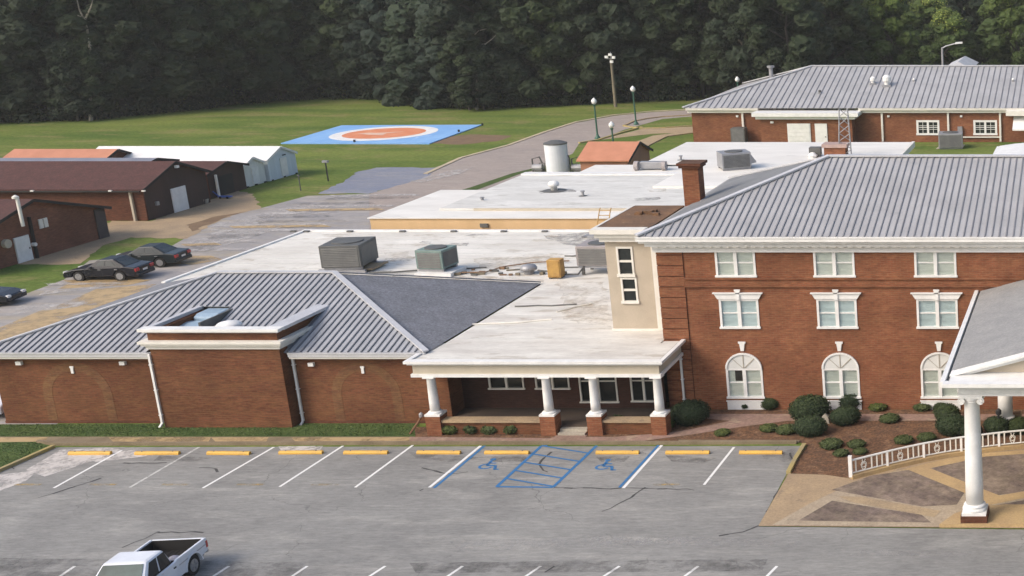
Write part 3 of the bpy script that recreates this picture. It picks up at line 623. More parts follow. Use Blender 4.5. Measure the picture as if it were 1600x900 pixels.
# porch: back wall, floor, beam, columns
PW = 57.6; ops = [(-28.74, -27.11, 1.22, 2.4), (-26.58, -25.01, 1.22, 2.4), (-24.57, -22.82, .56, 2.6), (-22.2, -21.0, .60, 2.6)]
mb = wall_open(MB(), -29.999, -20.7, 0, 3.1, PW, PW+.2, ops)
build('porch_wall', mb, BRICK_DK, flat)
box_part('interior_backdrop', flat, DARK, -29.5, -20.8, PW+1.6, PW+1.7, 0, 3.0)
for x0, x1, z0, z1 in ops:
    sash_pair(flat, x0, x1, z0, z1, PW, None, DGLASS, .07, .10, name='porch_window', frame=CREAM, depth=.08)
box_part('porch_floor', flat, DARKFL, -30.0, -19.9, 55.3, PW-.001, 0, .30)
for k in range(2): box_part('porch_step', flat, CONC, -24.55, -23.35, 54.75+k*.28, 55.03+k*.28, 0, .14+k*.1)
bm_ = MB().box(-30.70, -19.86, 54.96, 55.26, 2.86, 3.30); bm_.box(-30.70, -30.40, 55.26, 56.0, 2.86, 3.30); bm_.box(-20.16, -19.86, 55.26, 58.05, 2.86, 3.30)
build('porch_beam', bm_, TANTRIM, flat)
bm_ = MB().box(-30.78, -19.78, 54.88, 55.34, 2.72, 2.86); bm_.box(-20.24, -19.78, 55.34, 58.05, 2.72, 2.86); bm_.box(-30.78, -30.3, 55.34, 56.0, 2.72, 2.86)
bm_.box(-30.86, -19.70, 54.82, 55.05, 3.30, 3.38); bm_.box(-30.95, -19.62, 54.72, 55.06, 3.38, 3.50); bm_.box(-19.95, -19.70, 55.05, 58.05, 3.30, 3.38); bm_.box(-19.80, -19.62, 55.06, 58.05, 3.38, 3.50)
bm_.box(-30.95, -30.75, 55.06, 56.0, 3.32, 3.50)
build('porch_cornice', bm_, WHITE, flat)
build('porch_gutter', MB().box(-19.845, -19.802, 55.1, 57.9, 3.40, 3.47), BLACKM, flat)
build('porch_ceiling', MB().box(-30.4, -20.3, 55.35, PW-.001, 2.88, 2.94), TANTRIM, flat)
def porch_column(x):
    z0 = .92; c = build('column', MB().lathe(x, 55.1, [(.21, z0+.18), (.205, 1.5), (.178, 2.60), (.20, 2.63), (.20, 2.66)], 20), WHITE, flat, smooth=True)
    build('column_base', MB().box(x-.34, x+.34, 54.76, 55.44, z0, z0+.09).lathe(x, 55.1, [(.30, z0+.09), (.30, z0+.14), (.24, z0+.19)], 20), WHITE, c)
    build('column_cap', MB().box(x-.25, x+.25, 54.85, 55.35, 2.66, 2.719), WHITE, c)
    build('pedestal', MB().box(x-.33, x+.33, 54.77, 55.43, 0, z0-.002), BRICK_MAIN, c)
for x in (-30.03, -24.96, -22.88, -20.04): porch_column(x)
for a, b in ((-29.70, -25.29), (-22.55, -20.37)):
    build('planter_wall', MB().box(a, b, 54.95, 55.25, 0, .60), BRICK_WING, flat); build('wall_coping', MB().box(a, b, 54.85, 55.35, .60, .72), SANDY, flat)
# stains and loose flashing on the flat roof
for k, (pp, mt) in enumerate([(((560, 438), (700, 430), (850, 436), (850, 442), (720, 440), (560, 444)), STAIN_RUST), (((740, 405), (860, 395), (905, 400), (880, 410), (760, 420)), STAIN_RUST),
    (((850, 368), (930, 362), (940, 385), (880, 382)), STAIN_G), (((870, 440), (945, 440), (955, 512), (880, 500)), STAIN_RUST), (((600, 395), (640, 392), (645, 410), (605, 412)), STAIN_RUST)]):
    sheet('roof_stain', [P(x, y, 3.41) for x, y in pp], 3.412+k*.003, mt, rf, rag=.2, seed=k)
for a, b in (((868, 488), (925, 474)), ((800, 480), (900, 476)), ((740, 508), (860, 500)), ((880, 400), (950, 398)), ((700, 422), (760, 418)), ((560, 436), (650, 440))):
    A = P(*a, 3.43); B = P(*b, 3.43); pts = [A.lerp(B, t/5)+Vector((R.uniform(-.1, .1), R.uniform(-.12, .12), .012)) for t in range(6)]
    build('loose_flashing', MB().tube(pts, .045, 5), GREY_D if R.random() < .5 else CREAM, rf)
for k in range(9):
    y = 70.5+k*1.22; build('membrane_seam', MB().box(-50.9, -24.1, y, y+.05, 3.401, 3.408+k*.0001), SEAMM, rf)
for k in range(5): y = 58.4+k*1.9; build('membrane_seam', MB().box(-30.4, -23.7, y, y+.05, 3.407, 3.411), SEAMM, rf)
for k in range(22):
    x, y = rs_.uniform(-44, -24.5), rs_.uniform(69.6, 80.5)
    sheet('roof_grime', [(x, y), (x+rs_.uniform(.5, 2.2), y+rs_.uniform(-.2, .2)), (x+rs_.uniform(.6, 1.8), y+rs_.uniform(.3, .8)), (x+rs_.uniform(-.2, .3), y+rs_.uniform(.3, .7))], 3.436+k*.0006, STAIN_G if k % 3 else STAIN_RUST, rf)
# machines on the flat roof
ac_unit('rooftop_air_conditioner', 'large dark grey rooftop unit at the tip of the dark hip roof face', (-42.6, 71.6, 3.62), 2.1, 2.3, 1.25, GREY_D, .12, 1, hood=False)
t = thing('steel_stand', 'weathered steel skid beneath the large dark rooftop unit', 'equipment stand', (-42.6, 71.6, 3.41))
for s in (-1, 1): build('rail', MB().box(-1.3, 1.3, s*.9-.08, s*.9+.08, .02, .2), GREY_M, t, True)
build('deck', MB().box(-1.0, 1.5, -.6, 1.1, .10, .19), SANDY, t, True)
ac_unit('rooftop_air_conditioner', 'grey green rooftop unit on a white curb, right of the dark one', (-37.35, 70.9, 3.62), 1.55, 1.5, 1.05, GREENAC, -.1, 1, hood=False)
t = thing('roof_curb', 'white sheet metal curb beneath the grey green rooftop unit', 'equipment stand', (-37.35, 70.7, 3.41)); build('curb_box', MB().box(-.8, 1.2, -.9, .9, 0, .2), WHITE, t, True)
ac_unit('rooftop_air_conditioner', 'faded mauve rooftop unit tucked against the beige stair tower', (-28.3, 71.0, 3.8), 2.1, 1.6, 1.1, MAUVE, 0, 1)
t = thing('steel_stand', 'raised metal frame under the faded unit beside the stair tower', 'equipment stand', (-28.3, 71.0, 3.41))
for a in (-.8, .8):
    for b in (-.6, .6): build('leg', MB().box(a-.07, a+.07, b-.07, b+.07, 0, .39), GREY_D, t, True)
t = thing('ochre_roof_cabinet', 'small ochre metal cabinet standing on the flat white roof', 'cabinet', (-30.3, 69.7, 3.41))
build('cabinet', MB().box(-.36, .36, -.3, .3, .08, 1.05), OCHRE, t, True, bevel=.02); build('door', MB().box(-.3, .3, -.33, -.301, .16, .98), OCHRE, t, True)
for s in (-1, 1): build('foot', MB().box(s*.25-.08, s*.25+.08, -.25, .25, 0, .08), GREY_D, t, True)
t = thing('mushroom_vent', 'squat white exhaust vent left of the ochre cabinet', 'roof vent', (-32.2, 70.6, 3.41))
build('stack', MB().lathe(0, 0, [(.28, 0), (.28, .25)], 14), GREY_M, t, True); build('hood', MB().lathe(0, 0, [(.42, .22), (.45, .34), (.36, .48), (.1, .55)], 14), GREY_M, t, True, smooth=True)
def pipe(parent, pts, r, mat=GREY_D, name='pipe'): return build(name, MB().tube(pts, r, 7), mat, parent)
t = thing('roof_pipe_run', 'rusty pipe run crossing the roof between the vent and the ochre cabinet', 'pipes', (-31, 70, 3.41))
pipe(t, [(-31.7, 70.6, 3.6), (-30.9, 70.3, 3.6), (-30.7, 71.2, 3.6), (-29.4, 71.3, 3.6)], .05); pipe(t, [(-29.9, 69.8, 3.55), (-29.2, 69.9, 3.55), (-29.0, 70.3, 3.9)], .05)
for x in (-31.4, -30.2): build('pipe_block', MB().box(x-.1, x+.1, 70.3, 70.6, 3.412, 3.55), WOODP, t)
BROWNP = mk('rust_brown_metal', (.26, .15, .08), (.16, .10, .06), 4, .8)
t = thing('roof_pipe_run', 'bent pipes and debris along the roof right of the grey green unit', 'pipes', (-35, 71, 3.41))
pipe(t, [(-36.0, 70.4, 3.52), (-34.6, 70.6, 3.5), (-34.2, 71.8, 3.5), (-32.9, 72.8, 3.5), (-31.0, 73.2, 3.5)], .035, BROWNP)
pipe(t, [(-38.6, 71, 3.5), (-39.6, 70.6, 3.5), (-41, 70.4, 3.5)], .05)
for k in range(16):
    x = -36.0+k*.22+R.uniform(-.15, .15); y = 70.3+R.uniform(-.3, 1.5); l2 = R.uniform(.08, .3); a_ = R.uniform(-.6, .6)
    build('wood_block', MB().prism([(x-l2, y-.06, 3.412), (x+l2, y-.06+a_*l2, 3.412), (x+l2, y+.06+a_*l2, 3.412), (x-l2, y+.06, 3.412)], (0, 0, R.uniform(.05, .14))), (WOODP, GREY_D, BROWNP)[k % 3], t)
t = thing('roof_debris_heap', 'low grey heap of loose roofing at the back by the tower', 'debris', (-31.2, 79.4, 3.41))
hp = MB()
for k in range(14):
    a = R.uniform(0, 6.28); r = R.uniform(0, 1.3); x, y = r*math.cos(a)*1.3, r*math.sin(a); h = .32*(1.5-r); hp.prism([(x-.3, y-.2, 0), (x+.35, y-.15, 0), (x+.3, y+.3, 0), (x-.2, y+.25, 0)], (R.uniform(-.2, .2), R.uniform(-.1, .1), max(.06, h*.7)))
build('roofing_scraps', hp, GREY_M, t, True, kind='stuff')
t = thing('roof_ladder', 'short rusty ladder from the lower white roof up the yellow wall', 'ladder', (-32.3, 82.6, 3.5))
for s in (-.35, .35): build('rail', MB().tube([(s, -.9, 0), (s, -.1, 1.1), (s, .05, 1.15)], .035, 6), OCHRE, t, True)
for k in range(4): build('rung', MB().tube([(-.35, -.75+k*.2, .2+k*.28), (.35, -.75+k*.2, .2+k*.28)], .025, 6), OCHRE, t, True)

# ------------------------------------------------------------------ beige stair tower
tw = thing('stair_tower', 'beige stucco stair tower with two stacked windows rising from the flat roof', 'building', (-22.2, 61, 3.4))
topsw = [(-23.05, -22.28, 6.10, 7.50), (-22.98, -22.22, 4.80, 6.02)]
mb = wall_open(MB(), -23.55, -20.95, 3.40, 7.8, 59.7, 59.9, topsw); mb.box(-23.55, -23.35, 59.9, 64.6, 3.4, 7.8); mb.box(-23.35, -20.95, 64.4, 64.6, 3.4, 7.8)
build('wall', mb, STUCCO, tw)
for x0, x1, z0, z1 in topsw:
    m2 = MB().box(x0, x0+.09, 59.66, 59.8, z0, z1); m2.box(x1-.09, x1, 59.66, 59.8, z0, z1); m2.box(x0+.09, x1-.09, 59.66, 59.8, z1-.09, z1); m2.box(x0-.04, x1+.04, 59.60, 59.8, z0-.04, z0+.09); m2.box(x0+.09, x1-.09, 59.68, 59.8, (z0+z1)/2-.05, (z0+z1)/2+.05)
    w_ = build('window', m2, CREAM, tw); zm = (z0+z1)/2
    for a, b in ((z0+.09, zm-.05), (zm+.05, z1-.09)): build('pane', MB().box(x0+.09, x1-.09, 59.74, 59.76, a, b), DGLASS, w_)
build('base_flashing', MB().box(-23.6, -21.0, 59.62, 59.70, 3.41, 3.52), CREAM, tw)
build('corner_board', MB().box(-21.40, -21.17, 59.60, 59.699, 3.45, 7.8), CREAM, tw)
c_ = MB().box(-23.7, -21.5, 59.45, 59.7, 7.78, 8.0); c_.box(-23.85, -21.5, 59.3, 59.75, 8.0, 8.2); c_.box(-24.0, -21.5, 59.15, 59.75, 8.2, 8.42); c_.box(-24.0, -23.88, 59.75, 64.7, 8.2, 8.42)
build('cornice', c_, CREAM, tw)
build('roof', MB().box(-23.88, -21.4, 59.75, 64.9, 8.22, 8.405), RUSTROOF, tw)
mb = MB()
for k in range(9):
    x = -22.5+R.uniform(-.5, .5); y = 63.0+R.uniform(-.5, .4); mb.box(x-.15, x+.15, y-.12, y+.12, 8.40, 8.46+R.random()*.1)
build('roof_debris', mb, RUSTROOF, tw, kind='stuff')

# ------------------------------------------------------------------ three storey main building
main = thing('brick_main_building', 'three storey red brick building with a hipped grey metal roof at right', 'building', (-12, 58.2, 0))
MY = 58.18; MX0, MX1 = -20.66, 9.0
winx = [(-18.0, -16.17), (-13.52, -11.66), (-8.93, -7.02), (-4.4, -2.5)]
ops = []
for i, (a, b) in enumerate(winx):
    if i < 3: ops += [(a, b, 6.43, 7.72), (a+.02, b, 3.98, 5.40), (a+.09, b-.04, .57, 2.05)]
mb = wall_open(MB(), -19.45, MX1, 0, 7.75, MY, MY+.3, ops); mb.box(MX0, MX0+.3, MY+.3, 72, 0, 7.75); mb.box(MX0, MX1, 71.7, 72, 0, 7.75)
build('wall', mb, BRICK_MAIN, main)
# the rusticated corner pier, one course block after another
z = 0; k = 0
while z < 7.7:
    h = min(.50, 7.74-z); build('pier_block', MB().box(MX0, -19.47, MY-.06, MY+.3, z, z+h-.05), BRICK_MAIN, main); z += h; k += 1
build('pier_core', MB().box(MX0+.02, -19.455, MY-.02, MY+.28, 0, 7.74), BRICK_OLD, main)
b_ = MB().box(-19.47, MX1, MY-.10, MY-.001, 5.97, 6.05); b_.box(-19.47, MX1, MY-.05, MY-.001, 6.05, 6.33); b_.box(-19.47, MX1, MY-.12, MY-.001, 6.33, 6.41)
build('belt_course', b_, BRICK_MAIN, main)
for i, (a, b) in enumerate(winx[:3]):
    sash_pair(main, a, b, 6.43, 7.72, MY, BLIND); sash_pair(main, a+.02, b, 3.98, 5.40, MY, BLIND_C)
    xm = (a+.02+b)/2
    hd = MB().prism([(a-.02, MY-.09, 5.40), (b+.04, MY-.09, 5.40), (b+.20, MY-.09, 5.66), (a-.18, MY-.09, 5.66)], (0, .088, 0)); hd.prism([(a-.22, MY-.15, 5.66), (b+.24, MY-.15, 5.66), (b+.24, MY-.15, 5.71), (a-.22, MY-.15, 5.71)], (0, .148, 0))
    build('window_header', hd, WHITE, main); keystone(main, xm, 5.38, 5.87, MY-.10, .12, .09, WHITE)
    sash_pair(main, a+.09, b-.04, .57, 2.05, MY, BLIND)
    r = (b-.04-a-.09)/2; xc = (a+.09+b-.04)/2
    fan = MB().prism([(xc+r*.93*math.cos(math.pi*t/16), MY-.04, 2.05+r*.85*math.sin(math.pi*t/16)) for t in range(17)], (0, .038, 0))
    fo = build('arch_panel', fan, mk('arch_white', (.66, .66, .63), (.60, .60, .57), 2, .6, fine=.05) if 'arch_white' not in bpy.data.materials else bpy.data.materials['arch_white'], main)
    rg = MB()
    for t in range(16):
        a0, a1 = math.pi*t/16, math.pi*(t+1)/16
        rg.prism([(xc+q*math.cos(a_), MY-.09, 2.05+q*.88*math.sin(a_)) for q, a_ in ((r*.9, a0), (r, a0), (r, a1), (r*.9, a1))], (0, .088, 0))
    build('arch_trim', rg, WHITE, fo)
    sp = MB(); bar(sp, (xc, MY-.06, 2.06), (xc, MY-.06, 2.05+r*.8), .04, .02, (0, 1, 0)); bar(sp, (xc+.05, MY-.06, 2.08), (xc+r*.6, MY-.06, 2.05+r*.56), .04, .02, (0, 1, 0)); bar(sp, (xc-.05, MY-.06, 2.08), (xc-r*.6, MY-.06, 2.05+r*.56), .02, .01, (0, 1, 0))
    build('arch_spoke', sp, CONC, fo)
    keystone(main, xc, 2.90, 3.35, MY-.02, .15, .075, WHITE)
    build('apron_panel', MB().box(a+.06, b-.01, MY-.07, MY-.001, .02, .43).box(a+.02, b+.03, MY-.10, MY-.001, .43, .47), WHITE, main)
# cornice
c_ = MB().box(MX0-.12, MX1, MY-.14, MY-.001, 7.62, 7.95); c_.box(MX0-.35, MX1, MY-.42, MY-.001, 7.95, 8.14); c_.box(MX0-.55, MX1, MY-.62, MY-.002, 8.14, 8.40)
c_.box(MX0-.12, MX0-.001, MY, 72, 7.62, 7.95); c_.box(MX0-.55, MX0-.001, MY, 72.3, 8.05, 8.40)
build('cornice', c_, WHITE, main)
dn = MB(); x = MX0
while x < -2: dn.box(x, x+.24, MY-.40, MY-.141, 7.90, 7.949); x += .40
build('dentils', dn, CREAM, main, kind='stuff')
build('gutter', gutter(MB(), MX0-.62, MX1, MY-.60, 8.46, .22, .14), WHITE, main)
EX0, EY0, EY1, EZ2 = MX0-.60, MY-.62, 72.4, 8.46; MRX, MRY, MRZ = -14.05, 65.2, 10.82
mroof = build('roof', MB().add([(EX0, EY0, EZ2-.05), (MX1+.4, EY0, EZ2-.05), (MX1+.4, EY1, EZ2-.05), (EX0, EY1, EZ2-.05), (MRX, MRY, MRZ-.05), (MX1+.4, MRY, MRZ-.05)],
    [(3, 2, 1, 0), (1, 2, 5), (2, 3, 4, 5), (3, 0, 4)]), [SHINGLE_L], main)
build('left_hip_face', MB().poly([(EX0+.3, EY0+.4, EZ2+.08), (MRX-.02, MRY, MRZ-.01), (EX0+.3, EY1-.4, EZ2+.08)][::-1]), mk('dark_grey_membrane', (.20, .205, .21), (.16, .165, .17), .6, .8), mroof)
sl = math.hypot(MRY-EY0, MRZ-EZ2); vd = Vector((0, MRY-EY0, MRZ-EZ2))
seam_roof(mroof, (EX0, EY0, EZ2), (1, 0, 0), vd, [(0, 0), (MX1+.4-EX0, 0), (MX1+.4-EX0, sl), (MRX-EX0, sl)], .318, [METAL_MAIN, SEAM_SHADE_L], .085, .05)
mb = MB(); bar(mb, (EX0, EY0, EZ2+.03), (MRX, MRY, MRZ+.03), .28, .08); bar(mb, (MRX, MRY, MRZ+.02), (MX1+.4, MRY, MRZ+.02), .3, .08); bar(mb, (MRX, MRY, MRZ), (EX0, EY1, EZ2), .2, .06)
build('ridge_cap', mb, HIPCAP, mroof)
ch = MB().box(-21.3, -20.5, 64.65, 65.5, 7.6, 10.35); build('chimney', ch, BRICK_MAIN, mroof)
build('chimney_cap', MB().box(-21.43, -20.37, 64.52, 65.58, 10.35, 10.47).box(-21.5, -20.3, 64.45, 65.65, 10.47, 10.6), BRICK_OLD, mroof)
build('chimney_flashing', MB().box(-20.449, -20.2, 64.4, 65.6, 8.5, 8.75), GREY_M, mroof)
downspout(main, -19.93, MY-.06, .05, 3.0)

# ------------------------------------------------------------------ entrance portico
po = thing('entrance_portico', 'white columned entrance portico with a grey gabled roof at the right edge', 'portico', (-1, 46, 0))
PX0, PX1, PRX = -5.95, 8.0, 1.0; EPZ = 5.78; sp_ = .27
RZP = EPZ+(PRX-PX0)*sp_
proof = build('roof', MB().prism([(PX0, 46.75, EPZ-.12), (PRX, 46.75, RZP-.12), (PX1, 46.75, EPZ-.12), (PX1, 46.75, EPZ), (PRX, 46.75, RZP), (PX0, 46.75, EPZ)], (0, MY-.65-46.75+.6, 0)), mk('portico_shingle', (.29, .285, .275), (.24, .24, .235), 1.0, .9, .3, 9, fine=.14), po)
build('left_gutter', MB().box(PX0-.22, PX0-.001, 45.35, MY-.01, 5.58, 5.66).box(PX0-.26, PX0-.09, 45.35, MY-.01, 5.661, 5.81), WHITE, po)
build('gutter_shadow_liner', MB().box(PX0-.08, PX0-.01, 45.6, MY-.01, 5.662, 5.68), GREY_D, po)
e_ = MB().box(-5.62, PX1-.3, 45.60, 46.30, 5.17, 5.24); e_.box(-5.58, PX1-.35, 45.66, 46.24, 5.24, 5.52); e_.box(-5.70, PX1-.2, 45.5, 46.4, 5.52, 5.58)
e_.box(-5.55, -4.95, 46.4, MY-.01, 5.24, 5.58); e_.box(-5.60, -4.90, 46.4, MY-.01, 5.17, 5.24)
e_.box(-5.90, PX1, 45.30, 46.74, 5.58, 5.66); e_.box(-6.1, PX1, 45.12, 45.50, 5.66, 5.80); e_.prism([(-5.9, 45.50, 5.661), (-5.9, 46.74, 5.661), (-5.9, 46.74, 5.80), (-5.9, 45.50, 5.74)], (13.5, 0, 0))
build('entablature', e_, WHITE, po)
rk = MB()
for s in (-1, 1):
    xa = PX0 if s < 0 else PX1
    rk.prism([(xa, 46.3, EPZ-.02), (PRX, 46.3, RZP-.02), (PRX, 46.3, RZP-.22), (xa, 46.3, EPZ-.20)], (0, .449, 0)); rk.prism([(xa-s*0, 46.15, EPZ+.02), (PRX, 46.15, RZP+.02), (PRX, 46.15, RZP-.06), (xa, 46.15, EPZ-.06)], (0, .149, 0))
build('raking_cornice', rk, WHITE, po)
build('tympanum', MB().prism([(PX0+.9, 46.5, 5.80), (PX1-.9, 46.5, 5.80), (PRX, 46.5, RZP-.2)], (0, .1, 0)), STUCCO, po)
build('ceiling', MB().box(-4.95, PX1-.5, 46.4, MY-.02, 5.2, 5.26), WHITE, po)
def ionic(x, y, zb, r0=.335):
    c = build('column', MB().lathe(x, y, [(r0, zb+.62), (r0, zb+1.6), (r0*.93, zb+3.2), (r0*.84, 4.86), (r0*.9, 4.88), (r0*.9, 4.93)], 28), WHITE, po, smooth=True)
    b_ = MB().box(x-.46, x+.46, y-.46, y+.46, zb+.27, zb+.38).lathe(x, y, [(.45, zb+.38), (.47, zb+.43), (.45, zb+.48), (.38, zb+.50), (.38, zb+.54), (.42, zb+.57), (.40, zb+.61), (.34, zb+.64)], 24)
    build('column_base', b_, WHITE, c)
    build('brick_plinth', MB().box(x-.50, x+.50, y-.50, y+.50, zb, zb+.268), BRICK_OLD, c)
    cp = MB().box(x-.42, x+.42, y-.38, y+.38, 5.08, 5.168); cp.lathe(x, y, [(.30, 4.93), (.36, 4.99), (.37, 5.08)], 20)
    for sx in (-1, 1):
        for sy in (-1, 1):
            xc, zc = x+sx*.34, 4.97; pts = []
            for k in range(20):
                a = k*.62; rr = .12*(1-k/24); pts.append((xc+sx*rr*1.25*math.sin(a), y+sy*.36, zc+rr*1.25*math.cos(a)))
            cp.tube(pts, [.028]*20, 5)
        cp.tube([(x+sx*.34, y-.37, 4.97), (x+sx*.34, y+.37, 4.97)], [.10, .10], 12)
    build('capital', cp, WHITE, c, smooth=False)
for x, y, zb in ((-5.13, 45.96, .16), (-1.0, 45.96, .16), (3.0, 45.96, .16), (7.1, 45.96, .16), (-4.72, 55.7, .02)): ionic(x, y, zb)

# ------------------------------------------------------------------ curved white railing
ra = thing('curved_railing', 'curved white balustrade rising along the edge of the paver plaza', 'railing', P(1330, 749))
cur = G((1330, 749), (1365, 740), (1400, 731), (1440, 722), (1480, 714.5), (1520, 709), (1560, 704), (1600, 700), (1660, 694), (1720, 690))
def along(line, s):
    for i in range(len(line)-1):
        d = (line[i+1]-line[i]).length
        if s <= d: return line[i].lerp(line[i+1], s/d), (line[i+1]-line[i]).normalized()
        s -= d
    return line[-1], (line[-1]-line[-2]).normalized()
tot = sum((cur[i+1]-cur[i]).length for i in range(len(cur)-1)); n = int(tot/.235)
up = []
for k in range(n+1):
    p, d = along(cur, tot*k/n); up.append(p)
    if k and k % 7 != 0 and not (k % 7 in (2, 3)):
        build('baluster', MB().box(p.x-.028, p.x+.028, p.y-.028, p.y+.028, .26, .80), CREAM, ra)
    if k % 7 == 0:
        h = 1.03 if k == 0 else .80; w = .075 if k == 0 else .05
        build('post', MB().box(p.x-w, p.x+w, p.y-w, p.y+w, .12, h), WHITE, ra)
    if k % 7 == 2 and k < n:      # scroll panel between bars
        q, _ = along(cur, tot*(k+.5)/n); sc2 = MB()
        for s in (-1, 1):
            pts = [q+d*(s*(.02+.085*math.sin(t*.5)))+Vector((0, 0, .30+.45*t/10)) for t in range(11)]; sc2.tube(pts, .022, 5)
        pts = [q+d*(.12*math.cos(t*.6))+Vector((0, 0, .52+.12*math.sin(t*.6))) for t in range(11)]; sc2.tube(pts, .022, 5)
        build('scroll_panel', sc2, CREAM, ra)
for nm, zz, rr in (('top_rail', .82, .045), ('bottom_rail', .27, .03)): build(nm, MB().tube([q+Vector((0, 0, zz)) for q in up], rr, 8), WHITE, ra)
strip('railing_kerb', cur, .3, 0, .20, SANDY_Y)

# ------------------------------------------------------------------ rear flat roofed annex
an = thing('flat_roof_annex', 'long pale annex with yellow walls and stepped white flat roofs', 'building', (-38, 90, 0))
build('wall', MB().box(-47.6, -22.2, 82.8, 83.0, 0, 3.938).box(-47.6, -47.4, 83, 92.2, 0, 3.938).box(-36.0, -17.4, 112.0, 112.2, 0, 3.938).box(-44.2, -44.0, 92.2, 97, 0, 3.938).box(-17.6, -17.4, 83, 112.3, 0, 3.938), YSTUCCO, an)
MEMB_G = mk('grey_white_membrane', (.66, .65, .61), (.54, .53, .49), .5, .75, .25, 2.2, spots=((.40, .38, .33), .8, .57, .6), stretch=(.5, 1.3, 1), fine=.08)
ar = build('lower_roof', MB().prism([(-47.7, 82.7, 3.94), (-22, 82.7, 3.94), (-22, 92.3, 3.94), (-47.7, 92.3, 3.94)], (0, 0, .06)), WHITE if False else MEMB, an)
XC = P(757, 297, 4.15).x; YB = P(850, 271, 4.15).y; YA = P(900, 325.5, 4.15).y
build('middle_roof', MB().box(XC, -22, YA, YB, 4.01, 4.15), MEMB_G, an)
build('middle_roof_edge', MB().box(P(740, 325.5, 4.17).x, -22, YA-.12, YA-.002, 4.001, 4.17), TANTRIM, an)
build('middle_roof_edge', MB().box(XC, -30, YB-.8, YB, 4.151, 4.26), WHITE, an)
p1 = P(925, 257.5, 4.25); p2 = P(900, 271, 4.25)
build('upper_roof', MB().box(p2.x, -22, YB+.001, p1.y, 4.01, 4.25), MEMB, an)
d0 = P(1073, 222, 4.3); d1 = P(1424, 223, 4.3)
build('rear_roof', MB().box(d0.x, d1.x, p1.y+.001, d0.y, 4.0, 4.30).box(d0.x+4, d1.x, YB-6, p1.y, 4.0, 4.296), MEMB, an)
build('rear_roof_edge', MB().box(d1.x+.001, d1.x+.25, 95, d0.y, 3.9, 4.36), CREAM, an)
ex = mk('fresh_white_membrane', (.77, .745, .69), (.66, .635, .58), .4, .6, fine=.06, spots=((.46, .44, .40), .6, .62, .6), stretch=(.6, 1.2, 1))
for o in an.children:
    if o.name.startswith(('lower_roof', 'upper_roof', 'rear_roof')) and 'edge' not in o.name: o.data.materials[0] = ex
for k, (pp, zz) in enumerate([(((838, 298), (895, 295), (900, 300), (845, 303)), 4.156), (((1010, 296), (1040, 294), (1040, 299), (1015, 300)), 4.156), (((990, 310), (1030, 308), (1030, 312), (995, 314)), 4.156), (((740, 312), (765, 310), (772, 314), (745, 316)), 4.006)]):
    sheet('roof_stain', [P(x, y, zz) for x, y in pp], zz+k*.002, STAIN_G if k != 1 else STAIN_RUST, an, rag=.15, seed=k)
p = PY(757, 352, 82.79); build('wall_vent', MB().box(p.x-.25, p.x+.25, 82.68, 82.799, p.z-.12, p.z+.12), GREY_D, an)
t = thing('turbine_vent', 'white round vent in a dark ring on the middle white roof', 'roof vent', P(866, 298, 4.152))
build('stack', MB().lathe(0, 0, [(.22, 0), (.22, .3), (.34, .34), (.38, .5), (.28, .66), (.05, .72)], 14), WHITE, t, True, smooth=True); build('flashing', MB().lathe(0, 0, [(.85, .004), (.8, .03), (.3, .05)], 18), GREY_D, t, True)
for (x, y, lb) in ((911, 306, 'small grey pipe vent in the middle of the stepped white roof'), (754, 316, 'small pipe vent at the left end of the stepped white roof'), (1064, 250, 'pale pipe vent left of the brick chimney top')):
    t = thing('pipe_vent', lb, 'roof vent', P(x, y, 4.01 if x < 800 else (4.30 if y < 260 else 4.155))); build('pipe', MB().lathe(0, 0, [(.09, 0), (.09, .28), (.15, .28), (.15, .36)], 10), GREY_M, t, True); build('flashing', MB().lathe(0, 0, [(.3, .004), (.1, .03)], 12), GREY_D, t, True)
p = P(1148, 263, 4.3); ac_unit('rooftop_air_conditioner', 'boxy grey rooftop unit on the bright white rear roof', (p.x, p.y, 4.30), 2.2, 1.8, 1.15, GREY_M, .5, 1, hood=True)
p = P(1022, 263, 4.27); t = thing('rooftop_duct_unit', 'long low grey duct unit left of the brick chimney', 'duct', (p.x, p.y-.4, 4.25))
build('duct', MB().box(-.9, .9, -.3, .3, .1, .62), GREY_M, t, True, bevel=.03)
for s in (-1, 1): build('end_drum', MB().tube([(s*.9, -.35, .35), (s*.9+s*.3, -.35, .35)], .36, 12), MAUVE, t, True)
build('exhaust_pipe', MB().tube([(1.2, 0, .3), (2.6, .1, .3)], .07, 7), GREY_D, t, True)
p = P(1305, 247, 4.3); t = thing('rear_brick_chimney', 'short brick chimney with a pale cap in front of the lattice mast', 'chimney', (p.x, p.y+.5, 4.296))
build('stack', MB().box(-.85, .85, -.6, .6, 0, .86), BRICK_MAIN, t, True); build('cap', MB().box(-1.0, 1.0, -.72, .72, .86, 1.12), mk('pinkish_concrete', (.42, .30, .26), None, 2, .8), t, True)
t = thing('roof_condenser', 'small dark condenser left of the rear brick chimney', 'air conditioner', (p.x-1.75, p.y+.9, 4.296))
build('cabinet', MB().box(-.45, .45, -.35, .35, .1, .75), GREY_D, t, True); build('feet', MB().box(-.4, .4, -.3, .3, 0, .1), GREY_M, t, True); build('white_bag', MB().lathe(-.1, -.7, [(.3, 0), (.4, .2), (.2, .4), (.02, .45)], 10), WHITE, t, True)
